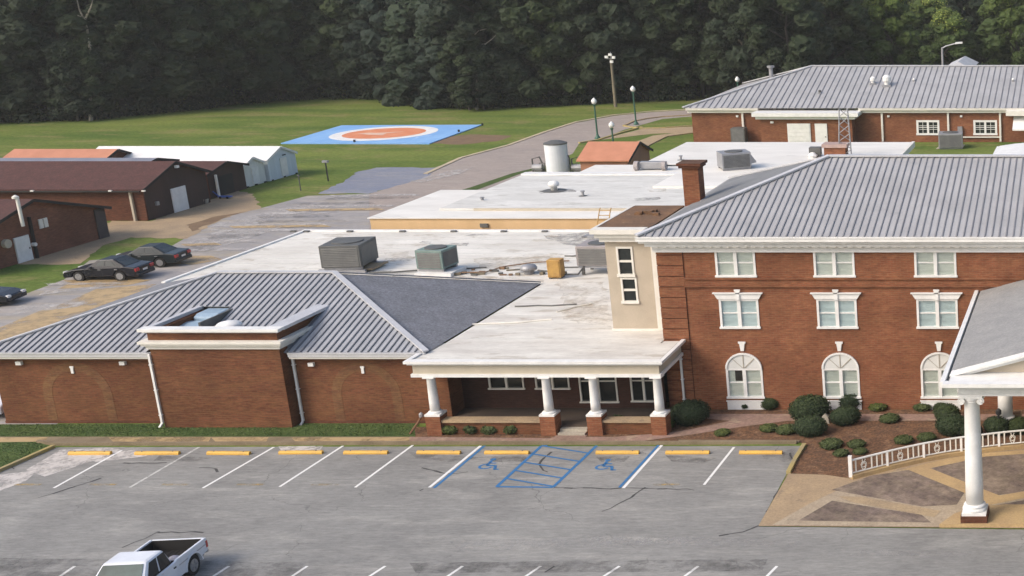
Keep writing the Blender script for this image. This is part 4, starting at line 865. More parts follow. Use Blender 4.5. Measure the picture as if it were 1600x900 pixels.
# lattice mast
p = P(1322, 246, 4.3); ms = thing('lattice_mast', 'three legged steel lattice mast rising beside the rear brick chimney', 'antenna mast', (p.x+.05, p.y, 4.296))
H_ = 3.9; legs = [(-.62, 0), (.45, -.3), (.3, .5)]
def lp(i, z): k = 1-.35*z/H_; return (legs[i][0]*k, legs[i][1]*k, z)
for i in range(3): build('leg', MB().tube([lp(i, 0), lp(i, H_)], .055, 6), GREY_M, ms, True)
for z in range(6):
    z0, z1 = z*H_/6, (z+1)*H_/6
    for i in range(3):
        j = (i+1) % 3; build('brace', MB().tube([lp(i, z0), lp(j, z1)], .035, 5), GREY_M, ms, True)

# ------------------------------------------------------------------ rear right brick building
fb = thing('long_brick_building', 'single storey red brick building with a long grey metal roof at upper right', 'building', (-25, 141, 0))
FY = 141.0
ops = [(-20.84, -18.37, .76, 2.37), (-14.72, -12.18, .76, 2.37)]
mb = wall_open(MB(), -44.9, 4, 0, 3.2, FY, FY+.3, ops); mb.box(-44.9, -44.6, FY+.3, 164, 0, 3.2); build('wall', mb, BRICK_MAIN, fb)
for a, b, c, d in ops: sash_pair(fb, a, b, c, d, FY, None, DGLASS, .22, .22, True)
bay = MB().box(-37.1, -27.4, 139.2, FY-.001, 0, 2.75); build('bay_wall', bay, BRICK_MAIN, fb)
build('bay_roof', MB().box(-37.5, -27.0, 138.8, FY+.3, 2.75, 3.05).box(-37.8, -26.6, 138.5, FY+.5, 3.05, 3.45), WHITE, fb)
for a, b, nm in ((1231, 1267, 'garage_door'), (1274, 1293, 'door')):
    pa, pb = PY(a, 210, 139.2), PY(b, 210, 139.2); zt = PY(a, 193, 139.2).z
    d_ = build(nm, MB().box(pa.x, pb.x, 139.1, 139.199, 0, zt), WHITE, fb)
    if nm == 'garage_door':
        for k in range(1, 5): build('panel', MB().box(pa.x+.1, pb.x-.1, 139.06, 139.099, zt*k/5-.02, zt*(k+1)/5-.08), WHITE, d_)
    else: build('handle', MB().box(pb.x-.25, pb.x-.15, 139.04, 139.099, .8, .9), GREY_D, d_)
build('fascia', MB().box(-45.2, -37.5, 140.6, FY-.002, 3.2, 3.5).box(-27, 4, 140.6, FY-.002, 3.2, 3.5).box(-45.2, -44.9, FY, 164, 3.2, 3.5), CREAM, fb)
build('gutter', gutter(MB(), -45.3, -37.6, 140.6, 3.72, .22, .25), CREAM, fb); build('gutter', gutter(MB(), -26.9, 4, 140.6, 3.72, .22, .25), CREAM, fb)
for x in (-39.42, -24.49, -17.4, -11.83): downspout(fb, x, FY, .6 if x < -39 else .1, 3.5, CREAM, .20)
for x in (-40.0, -23.8, -16.0): build('wall_light', MB().box(x-.12, x+.12, FY-.15, FY-.001, 2.7, 2.9), WHITE, fb)
build('wall_light', MB().box(-36.0, -35.7, 139.0, 139.199, 2.3, 2.5), WHITE, fb)
build('wall_pipe', MB().box(-17.2, -11.9, FY-.2, FY-.05, .5, .62), CREAM, fb); build('meter_box', MB().box(-16.4, -15.9, FY-.3, FY-.001, .9, 1.7), GREY_M, fb)
a0 = PY(1583, 198, 139.5); build('awning', MB().prism([(a0.x, 138.4, 1.75), (a0.x, FY-.01, 2.9), (a0.x, FY-.01, 2.75), (a0.x, 138.4, 1.6)], (9, 0, 0)), WHITE, fb)
build('entry_roof', MB().box(PY(1572, 170, 140).x, 4, 139.6, FY+.3, 3.0, 3.52), CREAM, fb)
FX0, FX1, FE0, FE1, FZ0 = -45.6, 5, 140.45, 164.4, 3.74; frx = -34.2; FRY, FRZ = 152.4, 7.02
froof = build('roof', MB().add([(FX0, FE0, FZ0-.06), (FX1, FE0, FZ0-.06), (FX1, FE1, FZ0-.06), (FX0, FE1, FZ0-.06), (frx, FRY, FRZ-.06), (FX1, FRY, FRZ-.06)], [(3, 2, 1, 0), (1, 2, 5), (2, 3, 4, 5), (3, 0, 4)]), [METAL_MAIN], fb)
sl = math.hypot(FRY-FE0, FRZ-FZ0); vd = Vector((0, FRY-FE0, FRZ-FZ0))
seam_roof(froof, (FX0, FE0, FZ0), (1, 0, 0), vd, [(0, 0), (FX1-FX0, 0), (FX1-FX0, sl), (frx-FX0, sl)], .66, [METAL_MAIN, SEAM_SHADE_L], .15, .07)
mb = MB(); bar(mb, (FX0, FE0, FZ0+.03), (frx, FRY, FRZ+.03), .35, .1); bar(mb, (frx, FRY, FRZ+.02), (FX1, FRY, FRZ+.02), .4, .1); bar(mb, (FX0, FE1, FZ0+.03), (frx, FRY, FRZ+.03), .3, .1); build('ridge_cap', mb, HIPCAP, froof)
build('rear_gable', MB().add([(PY(1478, 101, 160).x, 158, 6.2), (PY(1522, 101, 160).x, 158, 6.2), (PY(1500, 95, 160).x, 158, 7.0), (PY(1478, 101, 160).x, 166, 6.2), (PY(1522, 101, 160).x, 166, 6.2), (PY(1500, 95, 160).x, 166, 7.0)], [(0, 1, 2), (0, 2, 5, 3), (1, 4, 5, 2), (3, 5, 4)]), HIPCAP, froof)
def on_froof(x, y):
    best = None
    for k in range(400):
        Y = FE0+k*.03; q = PY(x, y, Y); zz = FZ0+(Y-FE0)/(FRY-FE0)*(FRZ-FZ0)
        if best is None or abs(q.z-zz) < best[0]: best = (abs(q.z-zz), Vector((q.x, Y, zz)))
    return best[1]
for x, y, r, lb in ((1364, 131, .32, 'white ventilator left of the bigger one on the long grey roof'), (1386, 134, .48, 'larger white ventilator near the middle of the long grey roof'), (1428, 127, .14, 'tiny white vent cap right of the two ventilators'), (1583, 127, .14, 'tiny white vent cap at the far right of the long roof'), (1281, 146, .16, 'dark pipe vent near the left of the long grey roof')):
    q = on_froof(x, y); t = thing('roof_ventilator', lb, 'roof vent', q)
    build('stack', MB().lathe(0, 0, [(r*.6, -.1), (r*.6, r), (r, r*1.1), (r, r*2), (r*.4, r*2.5)], 12), GREY_D if x == 1281 else WHITE, t, True, smooth=False); build('curb', MB().box(-r, r, -r, r, -.15, .12), GREY_M, t, True)
q = PY(1205, 118, 158); t = thing('flue_pipe', 'pale flue pipe standing behind the sloping left end of the long roof', 'flue', (q.x, 158, 3)); build('pipe', MB().lathe(0, 0, [(.25, 0), (.25, q.z-3+.9), (.45, q.z-3+.95), (.45, q.z-3+1.15)], 12), GREY_M, t, True); build('base_plate', MB().box(-.5, .5, -.5, .5, -.1, .05), GREY_M, t, True)
# patio slab + condenser + white canopy at rear right
sheet('rear_concrete_pad', G((1462, 233), (1503, 233), (1508, 226), (1470, 226)), .012, CONC)
p = P(1486, 231); ac_unit('ground_condenser', 'grey condenser unit on a tan slab below the two white windows', (p.x, p.y, .02), 2.5, 2.2, 1.45, GREY_M, .1, 1, grp='ground machines')
p = P(1160, 222); ac_unit('ground_condenser', 'dark slate condenser against the brick wall under a downspout', (p.x, 140.0, 0), 1.5, 1.2, 1.55, GREY_D, 0, 1, grp='ground machines')
q = P(1547, 247, 2.6); t = thing('covered_walkway', 'white curved walkway canopy at the right edge behind the grey roof', 'canopy', (q.x+3, q.y+5, 0))
qa, qb = P(1547, 247, 2.6), P(1566, 227, 2.6); mb = MB(); N = 8
pr = [(qa.x+k*6.5/N, 0, 2.5+.35*math.sin(math.pi*k/N)) for k in range(N+1)]
vs = [(x, qa.y, z) for x, _, z in pr]+[(x, qb.y, z) for x, _, z in pr]; mb.add(vs, [(k, k+1, N+2+k, N+1+k) for k in range(N)]); build('canopy_roof', mb, WHITE, t)
for x in (qa.x+.2, qa.x+6.3):
    for y in (qa.y+.2, qb.y-.2): build('post', MB().box(x-.08, x+.08, y-.08, y+.08, 0, 2.55), GREY_M, t)

# ------------------------------------------------------------------ orange shed, tank
def gable(name, label, x0, x1, y0, y1, ez, rz_, wallm, roofm, over=.25, cat='building', ridge='x', trim=None, th=.10):
    """small building with a gable roof, ridge along X; returns the root"""
    t = thing(name, label, cat, ((x0+x1)/2, (y0+y1)/2, 0)); ym = (y0+y1)/2
    mb = MB().prism([(x0, y0, 0), (x0, y1, 0), (x0, y1, ez), (x0, ym, rz_), (x0, y0, ez)], (x1-x0, 0, 0)); build('wall', mb, wallm, t)
    s = (rz_-ez)/(ym-y0); yo0, yo1 = y0-over, y1+over; ze = ez-over*s
    r_ = MB(); r_.prism([(x0-over, yo0, ze+.03), (x0-over, ym, rz_+.03), (x0-over, ym, rz_+.03+th), (x0-over, yo0, ze+.03+th)], (x1-x0+2*over, 0, 0)); r_.prism([(x0-over, yo1, ze+.03), (x0-over, ym+.002, rz_+.03), (x0-over, ym+.002, rz_+.03+th), (x0-over, yo1, ze+.03+th)], (x1-x0+2*over, 0, 0))
    rr = build('roof', r_, roofm, t)
    tm = MB(); bar(tm, (x1+over+.02, yo0-.02, ze-.06), (x1+over+.02, ym, rz_-.06), .04, .2, (0, 0, 1)); bar(tm, (x1+over+.02, yo1+.02, ze-.06), (x1+over+.02, ym, rz_-.06), .04, .2, (0, 0, 1)); build('barge_board', tm, trim or DARK, rr)
    return t, rr
o1 = P(900, 272, 0)
q0, q1 = PY(905, 247, 113), PY(974, 251, 113)
gable('orange_roof_shed', 'small brick shed with an orange metal roof beside the white tank', -46.1, -42.0, 113.3, 118.9, 2.62, 3.72, mk('orange_brown_siding', (.36, .17, .10), (.31, .15, .09), 1, .8, stretch=(1, 1, .3)), ORANGE)
p = P(873, 274); tk = thing('white_storage_tank', 'tall white cylindrical tank with a dark top behind the white roofs', 'tank', (p.x, p.y, 0))
build('shell', MB().lathe(0, 0, [(1.0, .35), (1.0, 2.95)], 28), mk('tank_white', (.74, .76, .80), (.68, .70, .74), 1, .35, fine=.03), tk, True, smooth=False)
build('lid', MB().lathe(0, 0, [(1.04, 2.95), (1.04, 3.05), (.5, 3.25), (.05, 3.3)], 28), GREY_D, tk, True)
for a in range(4): x, y = .8*math.cos(a*1.57+.7), .8*math.sin(a*1.57+.7); build('leg', MB().box(x-.1, x+.1, y-.1, y+.1, 0, .35), GREY_M, tk, True)
for s in (-1, 1): build('side_pipe', MB().tube([(s*1.1, .1, 0), (s*1.1, .1, 1.6), (s*1.02, .1, 1.9)], .06, 6).tube([(s*1.3, .2, 0), (s*1.3, .2, 1.1), (s*1.8, .2, 1.1)], .05, 6), GREY_D, tk, True)
for dx, lb in ((-1.9, 'cluttered dark pump set left of the white tank'), (1.75, 'dark pump set squeezed between the tank and the orange shed')):
    t = thing('pump_set', lb, 'pump', (p.x+dx, p.y+.2, 0)); build('skid', MB().box(-.6, .6, -.4, .4, 0, .15), GREY_D, t, True); build('motor', MB().tube([(-.5, 0, .7), (.4, 0, .7)], .32, 12), GREY_M, t, True); build('housing', MB().box(-.2, .5, -.35, .35, .15, .55), GREY_D, t, True); build('manifold', MB().tube([(-.5, 0, .2), (-.5, 0, 1.5), (.2, 0, 1.7), (.4, 0, 1.1)], .08, 7), GREY_D, t, True)

# ------------------------------------------------------------------ brown workshops at left
h1, r1 = gable('brown_workshop', 'long brown brick workshop with a maroon shingle roof and white roller door', -112, -75.1, 100.5, 107.9, 2.55, 3.95, BRICK_OLD, SHINGLE_R, .35)
g = [P(263, 333), P(290, 326)]; d_ = MB().box(-75.099, -75.0, g[0].y, g[1].y-.1, .02, 1.95); dd = build('roller_door', d_, WHITE, h1)
for k in range(6): build('slat', MB().box(-74.999, -74.97, g[0].y+.05, g[1].y-.15, .06+k*.31, .33+k*.31), WHITE, dd)
build('gable_siding', MB().prism([(-75.098, 100.6, .02), (-75.098, 107.8, .02), (-75.098, 107.8, 2.5), (-75.098, 104.2, 3.85), (-75.098, 100.6, 2.5)], (.03, 0, 0)), mk('dark_brown_siding', (.060, .036, .028), (.045, .028, .022), 1, .9, stretch=(1, 1, .2)), h1)
build('gable_light', MB().box(-74.8, -74.6, 104.0, 104.3, 3.55, 3.75), WHITE, h1)
p = PY(205, 310, 100.4); build('downspout', MB().box(p.x-.08, p.x+.08, 100.3, 100.499, 0, 2.4), TANTRIM, h1)
for x in (50, 172, 224): q = PY(x, 295, 100.1); build('eave_clip', MB().box(q.x-.12, q.x+.12, 100.0, 100.14, 2.40, 2.5), CREAM, h1)
build('gutter', MB().box(-112, -75, 100.02, 100.14, 2.34, 2.44), DARK, h1)
build('wall_meter', MB().box(-75.05, -74.9, 101.5, 101.8, 1.0, 1.3), GREY_M, h1)
h2, r2 = gable('brown_garage', 'small dark brown garage behind the workshop with a white post at its opening', -84, -76.0, 109.2, 114.1, 2.1, 2.72, BRICK_OLD, SHINGLE_R, .3)
build('gable_siding', MB().prism([(-75.998, 109.3, .02), (-75.998, 114.0, .02), (-75.998, 114.0, 2.1), (-75.998, 111.65, 2.68), (-75.998, 109.3, 2.1)], (.02, 0, 0)), bpy.data.materials['dark_brown_siding'], h2)
p = P(345, 309); build('white_post', MB().box(-75.6, -75.45, 109.6, 109.75, 0, 2.0), CREAM, h2); build('opening', MB().box(-75.97, -75.95, 110.0, 112.4, .02, 1.7), DARK, h2)
t = thing('blue_hand_truck', 'small blue cart lying at the foot of the white post', 'cart', (-74.9, 109.5, .02)); build('bed', MB().box(-.5, .5, -.2, .2, .1, .2), mk('blue_cart_paint', (.05, .12, .4), None, 2, .5), t, True); build('handle', MB().tube([(-.5, 0, .15), (-1.0, 0, .6)], .05, 6), bpy.data.materials['blue_cart_paint'], t, True)
for s in (-.3, .3): build('wheel', MB().tube([(s, -.25, .1), (s, -.18, .1)], .1, 10), RUBBER, t, True)
p = P(312, 318); t = thing('stone_pile', 'pale pile of rubble at the corner of the workshop gable', 'rubble', p)
for k in range(6): a = k*1.1; build('stone', MB().prism([(math.cos(a)*.45-.25, math.sin(a)*.3-.2, 0), (math.cos(a)*.45+.25, math.sin(a)*.3-.15, 0), (math.cos(a)*.45+.15, math.sin(a)*.3+.2, 0)], (.05, .05, R.uniform(.2, .4))), CONC, t, True)
h3, r3 = gable('brown_cottage', 'low brown brick building with a maroon gable roof and white door at left edge', -100, -74.1, 82.2, 94.9, 2.15, 3.95, brick_mat('brick_cottage', (.21, .088, .055), (.17, .07, .045), (.16, .09, .06), patch=(.2, .10, .06), pamt=.4), SHINGLE_R, .35)
a, b = P(23, 412), P(46, 405); dd = build('door', MB().box(-74.099, -74.0, a.y+.0, b.y-.05, .02, 1.75), WHITE, h3); build('handle', MB().box(-73.99, -73.95, b.y-.25, b.y-.17, .8, .9), GREY_D, dd)
p = P(55, 402); build('downspout', MB().box(-74.09, -73.93, p.y-.35, p.y-.2, 0, 2.9), DARK, h3)
q = P(60, 395)
for k in range(2): y0 = 88.95+k*.42; build('shutter', MB().box(-74.09, -74.02, y0, y0+.33, 1.9, 2.55), CREAM, h3)
build('corner_pier', MB().box(-74.45, -74.0, 94.0, 94.95, 0, 2.2), mk('grey_pier', (.08, .065, .06), None, 1, .9), h3)
build('wall_vent', MB().tube([(-74.1, 85.9, 1.55), (-73.85, 85.9, 1.55)], .3, 14), TANTRIM, h3); build('wall_light', MB().tube([(-74.1, 88.1, 1.0), (-73.85, 88.1, 1.0)], .13, 10), WHITE, h3)
q = PY(17, 320, 86); t = thing('stove_pipe', 'white stove pipe with a bent cap on the front workshop roof', 'flue', (q.x, 86.6, 3.2)); build('pipe', MB().tube([(0, 0, -.6), (0, 0, 1.25), (-.12, -.05, 1.4)], .11, 10), CREAM, t, True); build('cap', MB().lathe(-.1, 0, [(.2, 1.3), (.2, 1.42), (.02, 1.55)], 10), CREAM, t, True)
# roofs behind the workshops
og, _r = gable('orange_roof_barn', 'low barn showing only its bright orange roof behind the workshop', -98.0, -89.2, 114.6, 119.6, 1.95, 2.9, BRICK_OLD, ORANGE)
gg, _r = gable('grey_roof_shed', 'low shed with a dull grey metal roof between the workshop and white shed', -112, -81.6, 109.0, 113.6, 2.55, 3.05, BRICK_OLD, GREYMET)
WSID = mk('white_siding', (.70, .70, .66), (.60, .60, .56), 1.2, .7, stretch=(1, 6, .3), fine=.08); WSID2 = mk('pale_blue_siding', (.60, .66, .70), (.52, .58, .62), 1.2, .7, stretch=(1, 6, .3), fine=.08)
w2, _r = gable('white_storage_shed', 'long white storage shed nearest the lawn, pale blue gable end', -92.5, -76.1, 117.6, 121.8, 1.90, 2.75, WSID2, WHITE, .12, trim=WHITE)
w1, _r = gable('white_storage_shed', 'cream sided storage shed between the brown garage and the long white one', -86, -76.25, 114.2, 117.3, 1.72, 2.42, WSID, WHITE, .12, trim=WHITE)
build('door', MB().box(-76.09, -76.02, 119.35, 120.3, .15, 1.8), WHITE, w2); build('door', MB().box(-76.24, -76.17, 115.4, 116.3, .15, 1.6), WHITE, w1)
build('gable_vent', MB().box(-75.93, -75.9, 119.6, 120.1, 2.0, 2.1), DARK, w2)
for w_, ys in ((w2, (117.9, 119.7, 121.5)), (w1, (114.5, 115.7, 117.0))):
    for y in ys: build('skid', MB().box(-92 if w_ is w2 else -85.8, -76.0 if w_ is w2 else -76.1, y-.1, y+.1, -.02, .1), DARK, w_)

# ------------------------------------------------------------------ lamps and poles
def globe_lamp(label, base, top_px, grp='globe lamps by the driveway', big=1):
    t = thing('street_lamp', label, 'street lamp', base, 0, grp); h = PY(top_px[0], top_px[1], base.y).z
    build('post', MB().lathe(0, 0, [(.16, .35), (.10, .6), (.085, h-.5)], 10), POSTG, t, True); build('post_base', MB().lathe(0, 0, [(.32, 0), (.30, .12), (.2, .3), (.16, .36)], 12), POSTG, t, True)
    gl = build('globe', MB().lathe(0, 0, [(.05, h-.42), (.24*big, h-.3), (.30*big, h-.12), (.26*big, h+.06), (.12, h+.2), (.03, h+.3)], 14), GLOBE, t, True, smooth=True); build('collar', MB().lathe(0, 0, [(.09, h-.6), (.17, h-.5), (.17, h-.42)], 10), POSTG, gl, True)
globe_lamp('green post lamp at the near side of the driveway bend', P(934, 217), (932, 157))
globe_lamp('tallest looking green post lamp on the grass island inside the bend', P(994, 195), (991, 138))
globe_lamp('short green post lamp just behind the orange shed roof', P(959, 232), (958, 194))
globe_lamp('globe lamp whose head peeks over the long roof, left end', Vector((PY(1152, 124, 168).x, 168, 0)), (1152, 123))
p = P(962, 167); t = thing('utility_pole', 'tall wooden pole topped with floodlights at the forest edge', 'utility pole', p)
h = PY(955, 92, p.y).z; build('pole', MB().tube([(0, 0, 0), (0, 0, h)], [.22, .15], 10), WOODP, t, True)
build('crossarm', MB().box(-.55, .5, -.06, .06, h-.02, h+.06), GREY_M, t, True)
for dx, dz in ((-.5, .25), (.42, .2), (0, .55), (.12, -.35)): build('floodlight', MB().box(dx-.20, dx+.20, -.3, -.05, h+dz-.14, h+dz+.16), GLOBE, t, True)
build('riser', MB().tube([(0, 0, h), (0, 0, h+.9)], .05, 6), GREY_M, t, True)
b0 = Vector((PY(1473, 100, 170).x, 170, 0)); h = PY(1473, 74, 170).z; t = thing('cobra_street_light', 'grey arm street light rising behind the long metal roof', 'street lamp', b0)
build('pole', MB().tube([(0, 0, 0), (0, 0, h)], [.2, .14], 10), GREY_M, t, True); build('arm', MB().tube([(0, 0, h-.1), (.5, 0, h+.15), (1.8, 0, h+.5)], .10, 8), GREY_M, t, True); build('lamp_head', MB().prism([(1.7, -.2, h+.42), (2.6, -.12, h+.5), (2.6, .12, h+.5), (1.7, .2, h+.42)], (0, 0, .22)), GLOBE, t, True)
p = P(513, 283); t = thing('path_light', 'small dark post light with a pale head on the lawn by the old pavement', 'lamp', p); h = PY(512, 254, p.y).z; build('post', MB().tube([(0, 0, 0), (0, 0, h)], .06, 8), BLACKM, t, True); build('head', MB().box(-.25, .25, -.12, .12, h, h+.18), GREY_M, t, True)
p = P(470, 298); t = thing('marker_post', 'thin dark marker post on the lawn right of the white sheds', 'post', p)
h = 1.3
build('post', MB().tube([(0, 0, 0), (0, 0, h)], .045, 6), GREY_D, t, True)
build('cap', MB().box(-.09, .09, -.09, .09, h, h+.1), GREY_D, t, True)
p = P(1577, 672); t = thing('garden_lamp', 'small black garden lamp in front of the rear portico column', 'lamp', P(1561, 678)); h = PY(1561, 645, t.location.y).z
build('post', MB().tube([(0, 0, 0), (0, 0, h-.12)], .05, 8), BLACKM, t, True); build('head', MB().lathe(0, 0, [(.06, h-.12), (.13, h-.05), (.13, h+.12), (.04, h+.2)], 10), BLACKM, t, True)
t = thing('planter_box', 'tan planter box against the wall right of the rear portico column', 'planter', P(1585, 662)); build('box', MB().prism([(-.3, -.25, 0), (.3, -.25, 0), (.36, -.25, .55), (-.36, -.25, .55)], (0, .5, 0)), SANDY, t, True); build('soil', MB().box(-.3, .3, -.2, .2, .551, .56), DIRT, t, True)
p = P(664, 668); t = thing('yard_hydrant', 'small rusty standpipe beside the first porch pedestal', 'standpipe', P(656, 676)); build('pipe', MB().tube([(-.35, -.2, 0), (0, 0, .5), (.15, .1, .8)], .05, 7), mk('rusty_iron', (.16, .08, .04), None, 3, .8), t, True); build('head', MB().lathe(.12, .1, [(.1, .72), (.1, .85), (.03, .92)], 8), GREY_M, t, True)

# ------------------------------------------------------------------ painted pad on the field
pad = thing('painted_pad', 'bright blue landing pad with a white ringed orange disc on the field', 'landing pad', P(600, 210))
A, B, C_, D_ = P(439, 225), P(534, 197), P(753, 196), P(671, 225.5)
build('blue_base', MB().prism([(q.x, q.y, .0) for q in (A, B, C_, D_)], (0, 0, .10)), TARPB, pad)
def disc(cx, cy, rx, ry, z, n=40): return [(cx+rx*math.cos(2*math.pi*k/n), cy+ry*math.sin(2*math.pi*k/n), z) for k in range(n)]
c0 = P(601, 209.5); rw = (P(676, 209.5).x-P(527, 209.5).x)/2
ry = (P(601, 197.5).y-P(601, 222).y)/2*.95
def shear(pts): return [(x+(y-c0.y)*.0, y, z) for x, y, z in pts]
w_ = build('white_ring', MB().poly(disc(c0.x, c0.y, rw, ry, .106)), TARPW, pad); build('orange_disc', MB().poly(disc(c0.x, c0.y, rw*.78, ry*.74, .112)), TARPO, w_)
em = [(-.52, -.10), (-.2, -.22), (.12, -.28), (.05, -.02), (.34, .22), (.0, .10), (-.18, .02), (-.36, .06)]
build('pale_wing_mark', MB().poly([(c0.x+a*rw, c0.y+b*ry, .118) for a, b in em]), mk('peach_pad_paint', (.72, .50, .38), None, 1, .8), w_)
for x, y in ((554, 222), (717, 206), (754, 196)): q = P(x, y, .1); build('edge_marker', MB().lathe(q.x, q.y, [(.12, .1), (.12, .35)], 8), BLACKM, pad)

# ------------------------------------------------------------------ cars
def wheel(parent, x, y, r, side, w=.22, rim=RIM):
    t_ = build('wheel', MB().tube([(x-w/2, y, r), (x+w/2, y, r)], r, 20), RUBBER, parent, True); xo = x+side*w/2
    build('rim', MB().tube([(xo-side*.01, y, r), (xo+side*.015, y, r)], r*.64, 16), rim, t_, True)
    hb = MB()
    for k in range(5):
        a = k*2*math.pi/5; hb.prism([(xo+side*.016, y+math.cos(a+d)*r*q, r+math.sin(a+d)*r*q) for d, q in ((-.25, .2), (-.12, .58), (.12, .58), (.25, .2))], (side*.02, 0, 0))
    build('spoke', hb, GREY_M, t_, True)
def arch_profile(prof_bottom, wheels, r, z0):
    out = []
    for yc in wheels:
        out += [(yc+r*math.cos(a), max(z0, .33+r*math.sin(a))) for a in [math.pi-k*math.pi/10 for k in range(11)]]
    return out
def sedan(label, loc, rz, paint, L=4.55, grp='dark parked saloons'):
    """nose towards -Y in local axes"""
    t = thing('parked_car', label, 'car', loc, rz, grp); h = L/2; fy, ry_ = -h+.95, h-1.05; r = .33; W = .92
    def outline(): # bottom with arches (front to rear), then top rear to front
        b = [(-h+.02, .25)]
        for yc in (fy, ry_): b += [(yc-.40*math.cos(k*math.pi/8), .30+.40*math.sin(k*math.pi/8)) for k in range(9)]
        b += [(h-.02, .28), (h, .55), (h-.05, .88), (h-.75, .96), (h-.9, .95), (.0, .92), (-h+1.55, .88), (-h+.6, .78), (-h+.08, .64), (-h, .48)]
        return b
    ol = outline(); mb = MB(); mb.prism([(-W, y, z) for y, z in ol], (2*W, 0, 0)); build('body', mb, paint, t, True, bevel=.06)
    gb = [(-h+1.45, .88), (h-.65, .93)]; gt = [(-h+2.2, 1.37), (h-1.45, 1.39)]; w0, w1 = .82, .64
    mb = MB(); vs = [(-w0, gb[0][0], gb[0][1]), (w0, gb[0][0], gb[0][1]), (w0, gb[1][0], gb[1][1]), (-w0, gb[1][0], gb[1][1]), (-w1, gt[0][0], gt[0][1]), (w1, gt[0][0], gt[0][1]), (w1, gt[1][0], gt[1][1]), (-w1, gt[1][0], gt[1][1])]
    mb.add(vs, [(4, 5, 6, 7), (0, 1, 5, 4), (2, 3, 7, 6), (1, 2, 6, 5), (3, 0, 4, 7)]); build('cabin', mb, paint, t, True, bevel=.05)
    V8 = [Vector(v) for v in vs]
    def quad(a, b, c, d, s0, s1, e0, e1, off, nm, m_, nrm):
        q = [a.lerp(b, s0).lerp(d.lerp(c, s0), e0), a.lerp(b, s1).lerp(d.lerp(c, s1), e0), a.lerp(b, s1).lerp(d.lerp(c, s1), e1), a.lerp(b, s0).lerp(d.lerp(c, s0), e1)]
        build(nm, MB().prism([x+Vector(nrm)*off for x in q], Vector(nrm)*.012), m_, t, True)
    quad(V8[0], V8[1], V8[5], V8[4], .08, .92, .08, .93, .001, 'windscreen', CARGL, (0, -.5, .85)); quad(V8[3], V8[2], V8[6], V8[7], .08, .92, .08, .93, .001, 'rear_window', CARGL, (0, .5, .85))
    for s, (a, b, c, d) in ((1, (1, 2, 6, 5)), (-1, (0, 3, 7, 4))):
        for u0, u1 in ((.20, .46), (.50, .76)): quad(V8[a], V8[b], V8[c], V8[d], u0, u1, .16, .9, .001, 'side_window', CARGL, (s, 0, .35))
        quad(V8[a], V8[b], V8[c], V8[d], .79, .86, .16, .6, .001, 'side_window', CARGL, (s, 0, .35))
        build('door_seam', MB().box(s*W-.003 if s > 0 else -W-.004, s*W+.004 if s > 0 else -W+.003, .18, .20, .4, .88).box(s*W-.003 if s > 0 else -W-.004, s*W+.004 if s > 0 else -W+.003, -.88, -.86, .4, .86), BLACKM, t, True)
        for y in (-.05, .98): build('door_handle', MB().box(s*W-.01, s*W+.025*s+.01, y, y+.18, .76, .80) if s > 0 else MB().box(-W-.03, -W+.01, y, y+.18, .76, .80), RIM, t, True)
        build('wing_mirror', MB().box(s*.98-.09, s*.98+.09, -h+1.75, -h+1.9, .88, 1.0), paint, t, True, bevel=.02)
        build('headlight', MB().box(s*.68-.16, s*.68+.16, -h-.012, -h+.25, .52, .66), CLRL, t, True, bevel=.02); build('tail_light', MB().box(s*.72-.19, s*.72+.19, h-.16, h+.015, .62, .82), REDL, t, True, bevel=.02)
        for y in (fy, ry_): wheel(t, s*(W-.12), y, r, s)
    build('rear_bumper', MB().box(-.88, .88, h-.08, h+.06, .28, .48), paint, t, True, bevel=.03); build('number_plate', MB().box(-.22, .22, h+.012, h+.022, .56, .68), WHITE, t, True)
    build('grille', MB().box(-.45, .45, -h-.01, -h+.05, .40, .58), BLACKM, t, True); return t
# nose to the left: local -Y turned to world -X
p = P(163, 438); sedan('black saloon nearest the viewer in the back parking area, nose to the left', (p.x, p.y+.55, .01), math.radians(-90+3), CARK)
p = P(224, 417); sedan('dark green grey saloon parked just behind the black one', (p.x, p.y+.55, .01), math.radians(-90+6), CARB)
p = P(-48, 480); sedan('dark saloon cut off by the left edge of the frame', (p.x, p.y+.6, .01), math.radians(90+8), CARK)
t = sedan('white car just showing past the left end of the brick wing', (-52.1, 58.9, .01), math.radians(8), CARW, grp='white cars'); 

